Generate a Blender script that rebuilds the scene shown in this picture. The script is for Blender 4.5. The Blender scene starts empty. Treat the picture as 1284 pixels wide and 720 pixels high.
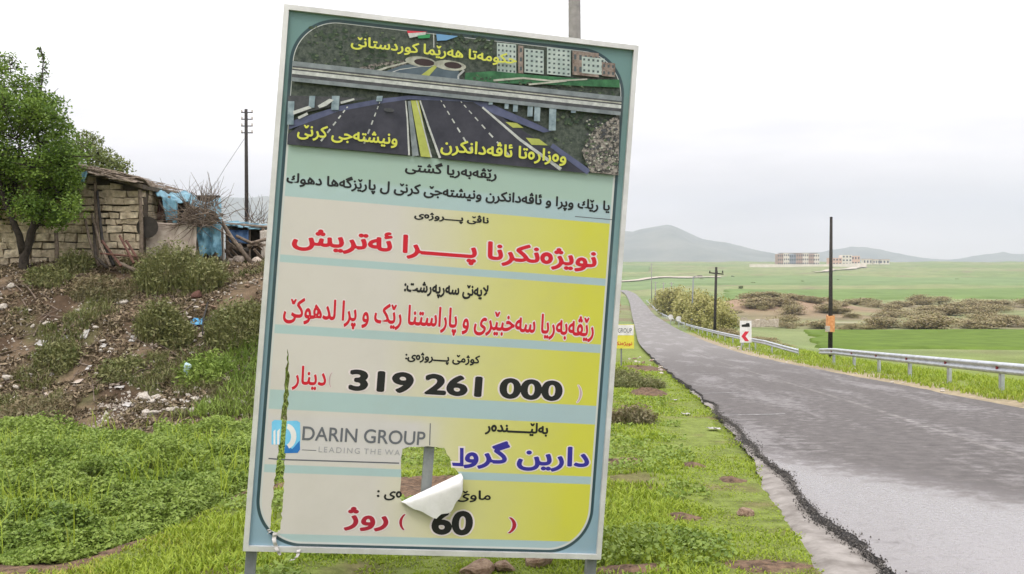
import bpy, bmesh, math, random
import numpy as np
from mathutils import Vector, Matrix, Euler

random.seed(7)
RNG = np.random.default_rng(7)
R = math.radians
SC = bpy.context.scene
COL = SC.collection

# ------------------------------------------------------------------ camera, world, sun, exposure
F, CX, CY, HZ = 1150.0, 642.0, 360.0, 340.0          # focal length and horizon in pixels of the 1284x720 photograph
cam = bpy.data.cameras.new('camera')
cam.sensor_width = 36.0
cam.lens = F / 1284.0 * 36.0
cam.shift_y = (HZ - CY) / 1284.0
cam.clip_start, cam.clip_end = 0.1, 30000.0
camo = bpy.data.objects.new('camera', cam)
camo.rotation_euler = (R(90), 0, 0)
COL.objects.link(camo)
SC.camera = camo

SUN_EL, SUN_AZ = 62.0, 200.0                          # high thin sun behind the left shoulder, seen through cloud
w = bpy.data.worlds.new('World'); SC.world = w; w.use_nodes = True
nt = w.node_tree; nt.nodes.clear()
def wn(t, **k):
    n = nt.nodes.new(t)
    for a, b in k.items(): setattr(n, a, b)
    return n
def wl(a, b): nt.links.new(a, b)
sky = wn('ShaderNodeTexSky', sky_type='NISHITA', sun_disc=False, sun_elevation=R(SUN_EL), sun_rotation=R(SUN_AZ),
         air_density=1.0, dust_density=3.0, ozone_density=1.0)
tc = wn('ShaderNodeTexCoord'); sep = wn('ShaderNodeSeparateXYZ'); wl(tc.outputs['Generated'], sep.inputs[0])
mp = wn('ShaderNodeMapping'); mp.inputs['Scale'].default_value = (1.0, 1.0, 5.5); wl(tc.outputs['Generated'], mp.inputs[0])
nz = wn('ShaderNodeTexNoise'); nz.inputs['Scale'].default_value = 3.2; nz.inputs['Detail'].default_value = 5; nz.inputs['Roughness'].default_value = .5
wl(mp.outputs[0], nz.inputs['Vector'])
ramp = wn('ShaderNodeValToRGB')                        # cloud brightness from the horizon upwards
e = ramp.color_ramp.elements
e[0].position = 0.0; e[0].color = (8.7, 7.5, 6.8, 1)
e[1].position = 0.42; e[1].color = (14.5, 14.3, 14.5, 1)
q = e.new(0.10); q.color = (8.5, 7.75, 7.6, 1)
q = e.new(0.20); q.color = (10.6, 10.2, 10.4, 1)
wl(sep.outputs[2], ramp.inputs[0])
cm = wn('ShaderNodeMapRange'); cm.inputs[1].default_value = .3; cm.inputs[2].default_value = .7; cm.inputs[3].default_value = .82; cm.inputs[4].default_value = 1.2
wl(nz.outputs['Fac'], cm.inputs[0])
mul = wn('ShaderNodeVectorMath', operation='SCALE'); wl(ramp.outputs[0], mul.inputs[0]); wl(cm.outputs[0], mul.inputs['Scale'])
mixw = wn('ShaderNodeMix', data_type='RGBA'); mixw.inputs[0].default_value = .97
wl(sky.outputs[0], mixw.inputs[6]); wl(mul.outputs[0], mixw.inputs[7])
bg = wn('ShaderNodeBackground'); bg.inputs[1].default_value = .10; wl(mixw.outputs[2], bg.inputs[0])
out = wn('ShaderNodeOutputWorld'); wl(bg.outputs[0], out.inputs[0])

sun = bpy.data.lights.new('sun', 'SUN'); sun.energy = 1.5; sun.angle = R(18); sun.color = (1, .96, .9)
so = bpy.data.objects.new('sun', sun)
az, el = R(SUN_AZ), R(SUN_EL)
sd = Vector((math.sin(az) * math.cos(el), math.cos(az) * math.cos(el), math.sin(el)))   # towards the sun
so.rotation_euler = sd.to_track_quat('Z', 'Y').to_euler(); so.location = (0, 0, 30); COL.objects.link(so)

SC.view_settings.view_transform = 'Standard'; SC.view_settings.look = 'None'
SC.view_settings.exposure = 0.60; SC.view_settings.gamma = 1.0
SC.render.engine = 'CYCLES'
SC.cycles.use_denoising = True
SC.cycles.max_bounces = 6; SC.cycles.diffuse_bounces = 3; SC.cycles.glossy_bounces = 3; SC.cycles.transmission_bounces = 3
SC.cycles.volume_bounces = 1; SC.cycles.transparent_max_bounces = 6
SC.cycles.sample_clamp_indirect = 6

# ------------------------------------------------------------------ helpers
def sstep(x): x = np.clip(x, 0, 1); return x * x * (3 - 2 * x)
def _h(ix, iy, s):
    v = np.sin(ix * 127.1 + iy * 311.7 + s * 74.7) * 43758.5453
    return v - np.floor(v)
def vnoise(x, y, s=0):
    x = np.asarray(x, float); y = np.asarray(y, float)
    ix, iy = np.floor(x), np.floor(y); fx, fy = x - ix, y - iy
    fx, fy = fx * fx * (3 - 2 * fx), fy * fy * (3 - 2 * fy)
    a, b, c, d = _h(ix, iy, s), _h(ix + 1, iy, s), _h(ix, iy + 1, s), _h(ix + 1, iy + 1, s)
    return (a * (1 - fx) + b * fx) * (1 - fy) + (c * (1 - fx) + d * fx) * fy
def fbm(x, y, s=0, o=4):
    t, a, n = 0., .5, 0.
    for k in range(o):
        t = t + a * vnoise(x * 2 ** k, y * 2 ** k, s + k); n += a; a *= .5
    return t / n - .5

class MB:
    """collects faces of one mesh"""
    def __init__(s): s.v = []; s.f = []; s.m = []; s.mi = 0
    def mat(s, i): s.mi = i; return s
    def add(s, vs, fs):
        o = len(s.v); s.v += [tuple(v) for v in vs]
        for f in fs: s.f.append([o + i for i in f]); s.m.append(s.mi)
        return s
    def box(s, c, d, M=None, jit=0.0):
        hx, hy, hz = d[0] / 2, d[1] / 2, d[2] / 2
        vs = [Vector((x, y, z)) for z in (-hz, hz) for y in (-hy, hy) for x in (-hx, hx)]
        if jit: vs = [v + Vector((random.uniform(-jit, jit), random.uniform(-jit, jit), random.uniform(-jit, jit))) for v in vs]
        if M is not None: vs = [M @ v for v in vs]
        c = Vector(c); vs = [v + c for v in vs]
        return s.add(vs, [(0, 2, 3, 1), (4, 5, 7, 6), (0, 1, 5, 4), (2, 6, 7, 3), (1, 3, 7, 5), (0, 4, 6, 2)])
    def tube(s, pts, r0, r1=None, n=8, cap=True):
        pts = [Vector(p) for p in pts]; r1 = r0 if r1 is None else r1
        vs, fs = [], []; k = len(pts); prev = None
        for i, p in enumerate(pts):
            d = (pts[min(i + 1, k - 1)] - pts[max(i - 1, 0)]).normalized()
            if prev is None:
                a = Vector((0, 0, 1)) if abs(d.z) < .9 else Vector((0, 1, 0)); a = d.cross(a).normalized()
            else:
                a = (prev - d * prev.dot(d)).normalized()
            prev = a; b = d.cross(a); r = r0 + (r1 - r0) * i / max(k - 1, 1)
            for j in range(n):
                t = 2 * math.pi * j / n; vs.append(p + a * (r * math.cos(t)) + b * (r * math.sin(t)))
        for i in range(k - 1):
            for j in range(n):
                fs.append((i * n + j, i * n + (j + 1) % n, (i + 1) * n + (j + 1) % n, (i + 1) * n + j))
        if cap: fs += [tuple(range(n))[::-1], tuple((k - 1) * n + j for j in range(n))]
        return s.add(vs, fs)
    def prism(s, poly, y0, y1):
        """poly of (x,z) extruded along y"""
        n = len(poly)
        vs = [(x, y0, z) for x, z in poly] + [(x, y1, z) for x, z in poly]
        fs = [tuple(range(n)), tuple(range(n, 2 * n))[::-1]] + [(i, i + n, (i + 1) % n + n, (i + 1) % n) for i in range(n)]
        return s.add(vs, fs)
    def build(s, name, mats, parent=None, smooth=False, loc=None):
        me = bpy.data.meshes.new(name); me.from_pydata(s.v, [], s.f)
        for m in (mats if isinstance(mats, (list, tuple)) else [mats]): me.materials.append(m)
        if any(s.m): me.polygons.foreach_set('material_index', s.m)
        if smooth: me.polygons.foreach_set('use_smooth', [True] * len(s.f))
        me.update()
        return link(name, me, parent, loc)

def link(name, me, parent=None, loc=None):
    o = bpy.data.objects.new(name, me); COL.objects.link(o)
    if parent is not None: o.parent = parent
    if loc is not None: o.location = loc
    return o
def fast(name, V, K, mats, parent=None, loc=None, smooth=False, colors=None):
    """mesh of equal k-gons from an (N*K,3) array"""
    V = np.ascontiguousarray(V, dtype=np.float32).reshape(-1, 3); n = len(V) // K
    me = bpy.data.meshes.new(name)
    me.vertices.add(n * K); me.vertices.foreach_set('co', V.ravel())
    me.loops.add(n * K); me.loops.foreach_set('vertex_index', np.arange(n * K, dtype=np.int32))
    me.polygons.add(n); me.polygons.foreach_set('loop_start', np.arange(0, n * K, K, dtype=np.int32))
    for m in (mats if isinstance(mats, (list, tuple)) else [mats]): me.materials.append(m)
    me.update(calc_edges=True)
    return link(name, me, parent, loc)
def grid(name, P, mats, parent=None, smooth=True, closed=False, colors=None):
    """mesh from an (a,b,3) array of points"""
    a, b = P.shape[:2]
    me = bpy.data.meshes.new(name)
    I = np.arange(a * b).reshape(a, b)
    if closed: I = np.concatenate([I, I[:, :1]], 1)
    q = np.stack([I[:-1, :-1], I[:-1, 1:], I[1:, 1:], I[1:, :-1]], -1).reshape(-1, 4).astype(np.int32)
    me.vertices.add(a * b); me.vertices.foreach_set('co', np.ascontiguousarray(P, dtype=np.float32).ravel())
    me.loops.add(q.size); me.loops.foreach_set('vertex_index', q.ravel())
    me.polygons.add(len(q)); me.polygons.foreach_set('loop_start', np.arange(0, q.size, 4, dtype=np.int32))
    me.polygons.foreach_set('use_smooth', np.full(len(q), smooth))
    for m in (mats if isinstance(mats, (list, tuple)) else [mats]): me.materials.append(m)
    me.update(calc_edges=True)
    if colors is not None:
        ca = me.color_attributes.new('Col', 'FLOAT_COLOR', 'POINT')
        c4 = np.concatenate([colors.reshape(-1, 3), np.ones((a * b, 1))], 1).astype(np.float32)
        ca.data.foreach_set('color', c4.ravel())
    return link(name, me, parent)
def tag(o, label=None, cat=None, group=None, kind=None):
    if label: o['label'] = label
    if cat: o['category'] = cat
    if group: o['group'] = group
    if kind: o['kind'] = kind
    return o
def empty(name, loc, label=None, cat=None, group=None, rz=0.0):
    o = bpy.data.objects.new(name, None); COL.objects.link(o); o.location = loc; o.rotation_euler = (0, 0, rz); o.empty_display_size = .2
    return tag(o, label, cat, group)
def copy_tree(o, parent=None):
    c = o.copy(); COL.objects.link(c); c.parent = parent
    for ch in list(o.children): copy_tree(ch, c)
    return c

# ---- materials
def newmat(name):
    m = bpy.data.materials.new(name); m.use_nodes = True
    t = m.node_tree; b = t.nodes['Principled BSDF']
    return m, t, b
def mat(name, c1, c2=None, scale=8.0, rough=.8, bump=0.0, metal=0.0, spec=.3, detail=5, lo=.35, hi=.65, coord='Object', dist=.02):
    m, t, b = newmat(name); N = t.nodes.new; L = t.links.new
    b.inputs['Roughness'].default_value = rough; b.inputs['Metallic'].default_value = metal; b.inputs['Specular IOR Level'].default_value = spec
    if c2 is None and not bump:
        b.inputs['Base Color'].default_value = (*c1, 1); return m
    tc = N('ShaderNodeTexCoord'); n = N('ShaderNodeTexNoise'); n.inputs['Scale'].default_value = scale; n.inputs['Detail'].default_value = detail; n.inputs['Roughness'].default_value = .65
    L(tc.outputs[coord], n.inputs['Vector'])
    r = N('ShaderNodeValToRGB'); r.color_ramp.elements[0].position = lo; r.color_ramp.elements[1].position = hi
    r.color_ramp.elements[0].color = (*c1, 1); r.color_ramp.elements[1].color = (*(c2 or c1), 1)
    L(n.outputs['Fac'], r.inputs[0]); L(r.outputs[0], b.inputs['Base Color'])
    if bump:
        bp = N('ShaderNodeBump'); bp.inputs['Strength'].default_value = bump; bp.inputs['Distance'].default_value = dist
        L(n.outputs['Fac'], bp.inputs['Height']); L(bp.outputs[0], b.inputs['Normal'])
    return m
def leafmat(name, cols, trans=.25, rough=.55, big=0.0):
    """leaves: colour per leaf at random, plus slow drift through the crown"""
    m, t, b = newmat(name); N = t.nodes.new; L = t.links.new
    g = N('ShaderNodeNewGeometry'); r = N('ShaderNodeValToRGB')
    while len(r.color_ramp.elements) < len(cols): r.color_ramp.elements.new(.5)
    for i, c in enumerate(cols):
        r.color_ramp.elements[i].position = i / max(1, len(cols) - 1); r.color_ramp.elements[i].color = (*c, 1)
    src = g.outputs['Random Per Island']
    if big:
        tc = N('ShaderNodeTexCoord'); n = N('ShaderNodeTexNoise'); n.inputs['Scale'].default_value = big; n.inputs['Detail'].default_value = 2
        L(tc.outputs['Object'], n.inputs['Vector'])
        mr = N('ShaderNodeMapRange'); mr.inputs[1].default_value = .3; mr.inputs[2].default_value = .7; L(n.outputs['Fac'], mr.inputs[0])
        mx = N('ShaderNodeMix'); mx.inputs[0].default_value = .55; L(src, mx.inputs[2]); L(mr.outputs[0], mx.inputs[3]); src = mx.outputs[0]
    L(src, r.inputs[0]); L(r.outputs[0], b.inputs['Base Color'])
    b.inputs['Roughness'].default_value = rough; b.inputs['Specular IOR Level'].default_value = .25
    tr = N('ShaderNodeBsdfTranslucent'); L(r.outputs[0], tr.inputs[0])
    ms = N('ShaderNodeMixShader'); ms.inputs[0].default_value = trans
    L(b.outputs[0], ms.inputs[1]); L(tr.outputs[0], ms.inputs[2])
    L(ms.outputs[0], t.nodes['Material Output'].inputs['Surface'])
    return m

# ------------------------------------------------------------------ lie of the land
_ry = np.array([-60, 0, 20, 41, 60, 81, 137, 259, 426, 700, 950, 1400, 1900, 2300, 3000, 12000.])
_rz = np.array([2.2, -1.55, -2.9, -4.28, -5.45, -6.35, -8.7, -12.4, -14.0, -13.2, -7.5, 5, 17.5, 24, 20, 10.])
_fy = np.array([-60, 0, 40, 100, 130, 180, 260, 370, 500, 700, 1000, 1400, 1900, 2300, 3000, 12000.])
_fz = np.array([0, -3.5, -6.5, -10.6, -11.5, -11.7, -11.8, -12., -11., -9., -4., 5, 17.5, 24, 20, 10.])
_cy = np.array([-60, 0, 20, 41, 60, 81, 137, 259, 400, 500, 600, 700, 800, 12000.])
_cx = np.array([-4.1, 4.72, 7.55, 9.95, 12.1, 14.3, 21.6, 37.0, 54.5, 66.0, 76.0, 80.0, 74.0, -400.])
def smo(Y, a, b):
    Y = np.asarray(Y, float); t = 0
    for k in (-.12, -.06, 0, .06, .12): t = t + np.interp(Y + k * np.maximum(np.abs(Y), 14) * .9, a, b)
    return t / 5
def roadz(Y): return smo(Y, _ry, _rz)
def roadx(Y): return smo(Y, _cy, _cx)
def fieldz(Y): return smo(Y, _fy, _fz)
HALF = 3.15
def H(X, Y, detail=True):
    X = np.asarray(X, float); Y = np.asarray(Y, float)
    rz = roadz(Y); fz = fieldz(Y); d = X - roadx(Y)
    right = sstep((d - 6.5) / (11 + .05 * np.maximum(Y, 0)))
    left = sstep((-d - 8) / (20 + .06 * np.maximum(Y, 0))) * sstep((Y - 140) / 260)
    z = rz - .07 + (fz - rz) * np.maximum(right, left)
    # the bank on the left with the shack on it
    foot = 15.0 + 1.2 * fbm(X * .35, X * 0 + 3.3, 5, 2)
    t = (Y - foot) / 6.6
    s = .55 * sstep(t) + .45 * np.clip(t, 0, 1)
    m = sstep((-X - 1.4) / 3.2) * (1 - sstep((Y - 55) / 60))
    top = .12 + .012 * np.maximum(Y - 21.5, 0)
    z = z + (top - z) * s * m
    if detail:
        off = sstep((np.abs(d) - HALF - .5) / 1.2)
        near = 1 / (1 + (np.maximum(Y, 0) / 80) ** 2)
        bank = np.clip(t * 2, 0, 1) * m
        z = z + off * near * (.16 * fbm(X * .7, Y * .7, 11, 3) + .07 * fbm(X * 2.6, Y * 2.6, 12, 3))
        z = z + bank * (.42 * fbm(X * .55, Y * .55, 13, 3) + .22 * fbm(X * 1.9, Y * 1.9, 14, 3))
        z = z + (1 - near) * sstep((np.abs(d) - 8) / 30) * np.minimum(Y / 250, 5) * (1.1 * fbm(X / 60, Y / 60, 15, 3))
        # spoil heap beyond the valley scrub
        z = z + 3.2 * np.exp(-((X - 76) / 17) ** 2 - ((Y - 285) / 26) ** 2) + 2.2 * np.exp(-((X - 96) / 16) ** 2 - ((Y - 300) / 24) ** 2)
    return z
def px(x, y, Y): return Vector(((x - CX) / F * Y, Y, (HZ - y) / F * Y))
_T = np.concatenate([np.linspace(3, 60, 1600), np.geomspace(60, 4000, 2500)[1:]])
def ground(x, y):
    """the point of the ground that pixel (x, y) of the photograph looks at"""
    dx, dz = (x - CX) / F, (HZ - y) / F
    g = dz * _T - H(dx * _T, _T)
    i = np.argmax(g < 0) if (g < 0).any() else len(_T) - 1
    t = float(_T[i]); return Vector((dx * t, t, float(H(dx * t, t))))
def on(X, Y, dz=0.0): return Vector((X, Y, float(H(X, Y)) + dz))

# ------------------------------------------------------------------ palette
M = {}
M['alu'] = mat('aluminium', (.50, .49, .48), (.62, .61, .60), 6, .45, .05, .35)
M['steel'] = mat('grey_paint_steel', (.16, .17, .18), (.24, .25, .25), 9, .55, .1, .3)
M['galv'] = mat('galvanised_steel', (.38, .40, .43), (.55, .57, .60), 3, .42, .05, .5)
M['white'] = mat('white_vinyl', (.58, .56, .55), (.76, .74, .74), 3, .45)
M['litter'] = mat('dirty_white_plastic', (.22, .20, .18), (.50, .48, .46), 9, .6)
M['wood'] = mat('weathered_wood', (.10, .075, .055), (.22, .17, .13), 14, .9, .4)
M['darkwood'] = mat('dark_creosoted_wood', (.018, .016, .015), (.05, .044, .04), 10, .85, .3)
M['greypole'] = mat('grey_concrete_pole', (.20, .19, .18), (.30, .28, .27), 10, .85, .2)
M['stone'] = leafmat('tan_stone', [(.13, .105, .075), (.28, .23, .165), (.21, .17, .12), (.36, .305, .225), (.17, .135, .10)], 0, .95, big=4.0)
t = M['stone'].node_tree; N, L = t.nodes.new, t.links.new; b = t.nodes['Principled BSDF']
tcn = N('ShaderNodeTexCoord'); n1 = N('ShaderNodeTexNoise'); n1.inputs['Scale'].default_value = 9; n1.inputs['Detail'].default_value = 8; n1.inputs['Roughness'].default_value = .7; L(tcn.outputs['Object'], n1.inputs['Vector'])
mr = N('ShaderNodeMapRange'); mr.inputs[1].default_value = .3; mr.inputs[2].default_value = .7; mr.inputs[3].default_value = 1.2; mr.inputs[4].default_value = 2.7; L(n1.outputs['Fac'], mr.inputs[0])
vm = N('ShaderNodeVectorMath'); vm.operation = 'SCALE'; L(b.inputs['Base Color'].links[0].from_socket, vm.inputs[0]); L(mr.outputs[0], vm.inputs['Scale']); L(vm.outputs[0], b.inputs['Base Color'])
bp = N('ShaderNodeBump'); bp.inputs['Strength'].default_value = .9; bp.inputs['Distance'].default_value = .05; L(n1.outputs['Fac'], bp.inputs['Height']); L(bp.outputs[0], b.inputs['Normal'])
M['mortar'] = mat('mud_mortar', (.06, .048, .036), (.12, .095, .07), 9, .95, .4)
M['thatch'] = mat('dry_brushwood', (.12, .09, .07), (.38, .31, .25), 12, .95, .5)
M['rock'] = mat('pale_limestone', (.30, .26, .22), (.55, .50, .44), 6, .95, .6, coord='Generated', dist=.03)
M['rockbrown'] = mat('brown_rock', (.15, .09, .06), (.33, .24, .17), 4, .95, .7, coord='Generated', dist=.04)
M['soil'] = mat('red_soil', (.05, .030, .019), (.19, .12, .075), 13, .98, .9, dist=.03)
M['bark'] = mat('dark_bark', (.022, .017, .013), (.06, .048, .038), 14, .95, .6)
M['twig'] = mat('dry_twig', (.09, .065, .05), (.20, .155, .12), 8, .95)
M['bluetarp'] = mat('faded_blue_tarpaulin', (.05, .135, .19), (.16, .31, .38), 5, .55, .4, dist=.04)
M['sacking'] = mat('beige_sacking', (.30, .24, .20), (.50, .43, .36), 3, .9, .4, dist=.05)
M['rust'] = mat('rusty_red_metal', (.055, .026, .02), (.14, .065, .048), 12, .85, .3)
M['dark'] = mat('near_black_brown', (.02, .017, .014), (.05, .042, .035), 4, .95)  # interior darkness put into the colour; also the pan and one sack
M['redpaint'] = mat('red_sheeting', (.50, .02, .04), (.58, .03, .05), 5, .5)
M['black'] = mat('black_print', (.012, .012, .012), None, rough=.5)
M['concrete'] = mat('weathered_concrete', (.15, .132, .118), (.29, .265, .245), 4, .9, .3, dist=.01)
M['plaster'] = mat('cream_plaster', (.60, .54, .46), (.70, .64, .56), .2, .9)
M['terracotta'] = mat('terracotta_render', (.34, .235, .185), (.40, .285, .23), .2, .9)
M['pink'] = mat('pink_render', (.55, .36, .28), (.62, .42, .33), .2, .9)
M['glass'] = mat('dark_window_glass', (.05, .06, .08), None, rough=.2, spec=.6)
M['orange'] = mat('orange_reflective_wrap', (.50, .20, .07), (.65, .33, .15), 6, .7)

# ------------------------------------------------------------------ terrain
def mixc(a, b, f): return a * (1 - f[..., None]) + np.array(b) * f[..., None]
def ground_colour(X, Y):
    c = np.zeros(X.shape + (3,)) + np.array((.165, .20, .05))
    n1, n2 = fbm(X * .5, Y * .5, 21, 4), fbm(X * 2.2, Y * 2.2, 22, 3)
    d = X - roadx(Y)
    # reddish soil showing through the verge
    c = mixc(c, (.15, .11, .065), sstep((n1 + .6 * n2 - .16) / .16) * (Y < 60) * .7)
    # right verge gravel by the asphalt
    c = mixc(c, (.30, .24, .17), sstep((1.5 - np.abs(d - HALF - .5) + .8 * n2) / .8) * (d > 0) * (Y < 120) * .9)
    # bank: brown soil and rubble
    foot = 15.0 + 1.2 * fbm(X * .35, X * 0 + 3.3, 5, 2)
    b = sstep((Y - foot + .5 + 2 * n1) / 1.2) * sstep((-X - 1.5) / 2.0) * (Y < 90)
    soil = mixc(np.zeros_like(c) + np.array((.072, .048, .031)), (.17, .122, .08), sstep((n1 + n2 + .25) / .5))
    c = c * (1 - b[..., None]) + soil * b[..., None]
    g = b * sstep((fbm(X * .8, Y * .8, 24, 3) - .10) / .12) * .6
    c = mixc(c, (.075, .088, .03), g)
    # far fields
    f1, f2 = fbm(X / 70, Y / 110, 31, 4), fbm(X / 22, Y / 30, 32, 3)
    far = np.zeros_like(c) + np.array((.15, .195, .075))
    far = mixc(far, (.20, .22, .10), sstep((f1 + .1) / .25))
    far = mixc(far, (.19, .16, .10), sstep((f2 + .4 * f1 - .16) / .14) * .8)
    scrub = sstep((Y - 182) / 12) * (1 - sstep((Y - 345) / 25))
    far = mixc(far, (.19, .155, .095), scrub * (.35 + .6 * sstep((f2 + .12) / .25)))
    heap = np.exp(-((X - 82) / 24) ** 2 - ((Y - 285) / 34) ** 2)
    far = mixc(far, (.26, .18, .12), sstep(heap * 2.4 + f2 - .35))
    k = sstep((Y - 90) / 60)
    return c * (1 - k[..., None]) + far * k[..., None]

m_ter, t, b = newmat('terrain_ground'); N, L = t.nodes.new, t.links.new
at = N('ShaderNodeVertexColor'); at.layer_name = 'Col'
tcn = N('ShaderNodeTexCoord')
n1 = N('ShaderNodeTexNoise'); n1.inputs['Scale'].default_value = 5.5; n1.inputs['Detail'].default_value = 8; n1.inputs['Roughness'].default_value = .7; L(tcn.outputs['Object'], n1.inputs['Vector'])
mr = N('ShaderNodeMapRange'); mr.inputs[1].default_value = .3; mr.inputs[2].default_value = .7; mr.inputs[3].default_value = .55; mr.inputs[4].default_value = 1.45; L(n1.outputs['Fac'], mr.inputs[0])
n3 = N('ShaderNodeTexNoise'); n3.inputs['Scale'].default_value = .09; n3.inputs['Detail'].default_value = 6; L(tcn.outputs['Object'], n3.inputs['Vector'])
mr3 = N('ShaderNodeMapRange'); mr3.inputs[1].default_value = .35; mr3.inputs[2].default_value = .65; mr3.inputs[3].default_value = .82; mr3.inputs[4].default_value = 1.15; L(n3.outputs['Fac'], mr3.inputs[0])
mm = N('ShaderNodeMath'); mm.operation = 'MULTIPLY'; L(mr.outputs[0], mm.inputs[0]); L(mr3.outputs[0], mm.inputs[1])
vm = N('ShaderNodeVectorMath'); vm.operation = 'SCALE'; L(at.outputs[0], vm.inputs[0]); L(mm.outputs[0], vm.inputs['Scale'])
L(vm.outputs[0], b.inputs['Base Color']); b.inputs['Roughness'].default_value = .97; b.inputs['Specular IOR Level'].default_value = .1
bp = N('ShaderNodeBump'); bp.inputs['Strength'].default_value = .8; bp.inputs['Distance'].default_value = .05; L(n1.outputs['Fac'], bp.inputs['Height']); L(bp.outputs[0], b.inputs['Normal'])

ang = np.concatenate([np.linspace(-46, 46, 470), np.linspace(46, 314, 70)[1:-1]]) * math.pi / 180
rad = np.concatenate([[.05], np.geomspace(.8, 9500, 470)])
A, RR = np.meshgrid(ang, rad)
TX, TY = RR * np.sin(A), RR * np.cos(A)
TZ = H(TX, TY)
under = sstep((HALF + .05 + .32 * (TX < roadx(TY)) - np.abs(TX - roadx(TY))) / .3) * (TY < 900) * (TY > -60)     # the bed under the asphalt
TZ = TZ - under * (.05 + np.maximum(TY, 0) * .0012)
ter = grid('terrain', np.stack([TX, TY, TZ], -1), m_ter, colors=ground_colour(TX, TY), closed=True)
tag(ter, kind='structure')

# ------------------------------------------------------------------ road
m_road, t, b = newmat('wet_asphalt'); N, L = t.nodes.new, t.links.new
tcn = N('ShaderNodeTexCoord'); uvn = N('ShaderNodeUVMap'); uvn.uv_map = 'UVMap'
sx = N('ShaderNodeSeparateXYZ'); L(uvn.outputs[0], sx.inputs[0])            # u across (-3.15..3.15), v along
def tex(scale, detail, src, rough=.6, typ='ShaderNodeTexNoise'):
    n = N(typ); n.inputs['Scale'].default_value = scale
    if typ == 'ShaderNodeTexNoise': n.inputs['Detail'].default_value = detail; n.inputs['Roughness'].default_value = rough
    L(src, n.inputs['Vector']); return n
def mrange(src, a, b_, c, d_, smooth=True):
    n = N('ShaderNodeMapRange'); n.interpolation_type = 'SMOOTHSTEP' if smooth else 'LINEAR'
    for i, v in enumerate((a, b_, c, d_)): n.inputs[i + 1].default_value = v
    L(src, n.inputs[0]); return n.outputs[0]
def math2(op, a, b_):
    n = N('ShaderNodeMath'); n.operation = op
    for i, v in enumerate((a, b_)):
        if isinstance(v, (int, float)): n.inputs[i].default_value = v
        else: L(v, n.inputs[i])
    return n.outputs[0]
mpn = N('ShaderNodeMapping'); mpn.inputs['Scale'].default_value = (1.3, .22, 1); L(uvn.outputs[0], mpn.inputs[0])
big = tex(.55, 5, mpn.outputs[0], .55).outputs['Fac']
grain = tex(95, 3, uvn.outputs[0]).outputs['Fac']
mid = tex(4.5, 6, uvn.outputs[0], .7).outputs['Fac']
# wet film plus a paler base colour: stretches near by, patches farther on
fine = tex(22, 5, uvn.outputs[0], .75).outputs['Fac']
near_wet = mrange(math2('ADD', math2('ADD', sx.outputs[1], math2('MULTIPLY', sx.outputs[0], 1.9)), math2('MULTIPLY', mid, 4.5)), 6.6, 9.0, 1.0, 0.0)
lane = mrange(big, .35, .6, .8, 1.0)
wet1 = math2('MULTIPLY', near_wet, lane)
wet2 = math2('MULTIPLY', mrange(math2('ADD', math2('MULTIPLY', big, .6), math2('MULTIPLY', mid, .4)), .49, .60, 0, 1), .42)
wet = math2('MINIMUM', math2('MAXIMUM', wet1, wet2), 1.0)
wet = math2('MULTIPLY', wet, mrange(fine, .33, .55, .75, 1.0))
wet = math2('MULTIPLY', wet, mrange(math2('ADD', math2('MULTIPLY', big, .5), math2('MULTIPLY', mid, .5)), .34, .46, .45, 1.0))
cr = N('ShaderNodeValToRGB'); cr.color_ramp.elements[0].color = (.055, .050, .050, 1); cr.color_ramp.elements[1].color = (.185, .168, .162, 1)
cr.color_ramp.elements[0].position = .3; cr.color_ramp.elements[1].position = .72
L(math2('ADD', math2('MULTIPLY', grain, .45), math2('MULTIPLY', mid, .55)), cr.inputs[0])
# worn centre line and a few worn tyre bands
cl = mrange(math2('ABSOLUTE', math2('ADD', sx.outputs[0], .12), 0), .03, .10, 1, 0)
cl = math2('MULTIPLY', cl, mrange(mid, .38, .62, .05, .42))
mxc = N('ShaderNodeMix'); mxc.data_type = 'RGBA'; L(cl, mxc.inputs[0]); L(cr.outputs[0], mxc.inputs[6]); mxc.inputs[7].default_value = (.30, .28, .265, 1)
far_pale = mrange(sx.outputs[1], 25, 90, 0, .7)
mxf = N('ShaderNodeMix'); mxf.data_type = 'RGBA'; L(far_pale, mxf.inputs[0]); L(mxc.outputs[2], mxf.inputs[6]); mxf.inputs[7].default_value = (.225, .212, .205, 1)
mxd = N('ShaderNodeMix'); mxd.data_type = 'RGBA'; L(math2('MULTIPLY', wet, mrange(grain, .3, .7, .66, .84)), mxd.inputs[0]); L(mxf.outputs[2], mxd.inputs[6]); mxd.inputs[7].default_value = (.235, .213, .213, 1)  # the same mask mixes a pale tone into the base colour
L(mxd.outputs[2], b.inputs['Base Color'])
L(mrange(wet, 0, 1, .92, .16, False), b.inputs['Roughness']); L(mrange(wet, 0, 1, .18, .6, False), b.inputs['Specular IOR Level'])
bpn = N('ShaderNodeBump'); bpn.inputs['Distance'].default_value = .006
L(mrange(wet, 0, 1, 1.0, .06, False), bpn.inputs['Strength']); L(grain, bpn.inputs['Height']); L(bpn.outputs[0], b.inputs['Normal'])
m_edge = mat('broken_asphalt_edge', (.010, .009, .009), (.10, .092, .088), 45, .95, 1.0, dist=.05)

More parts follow.
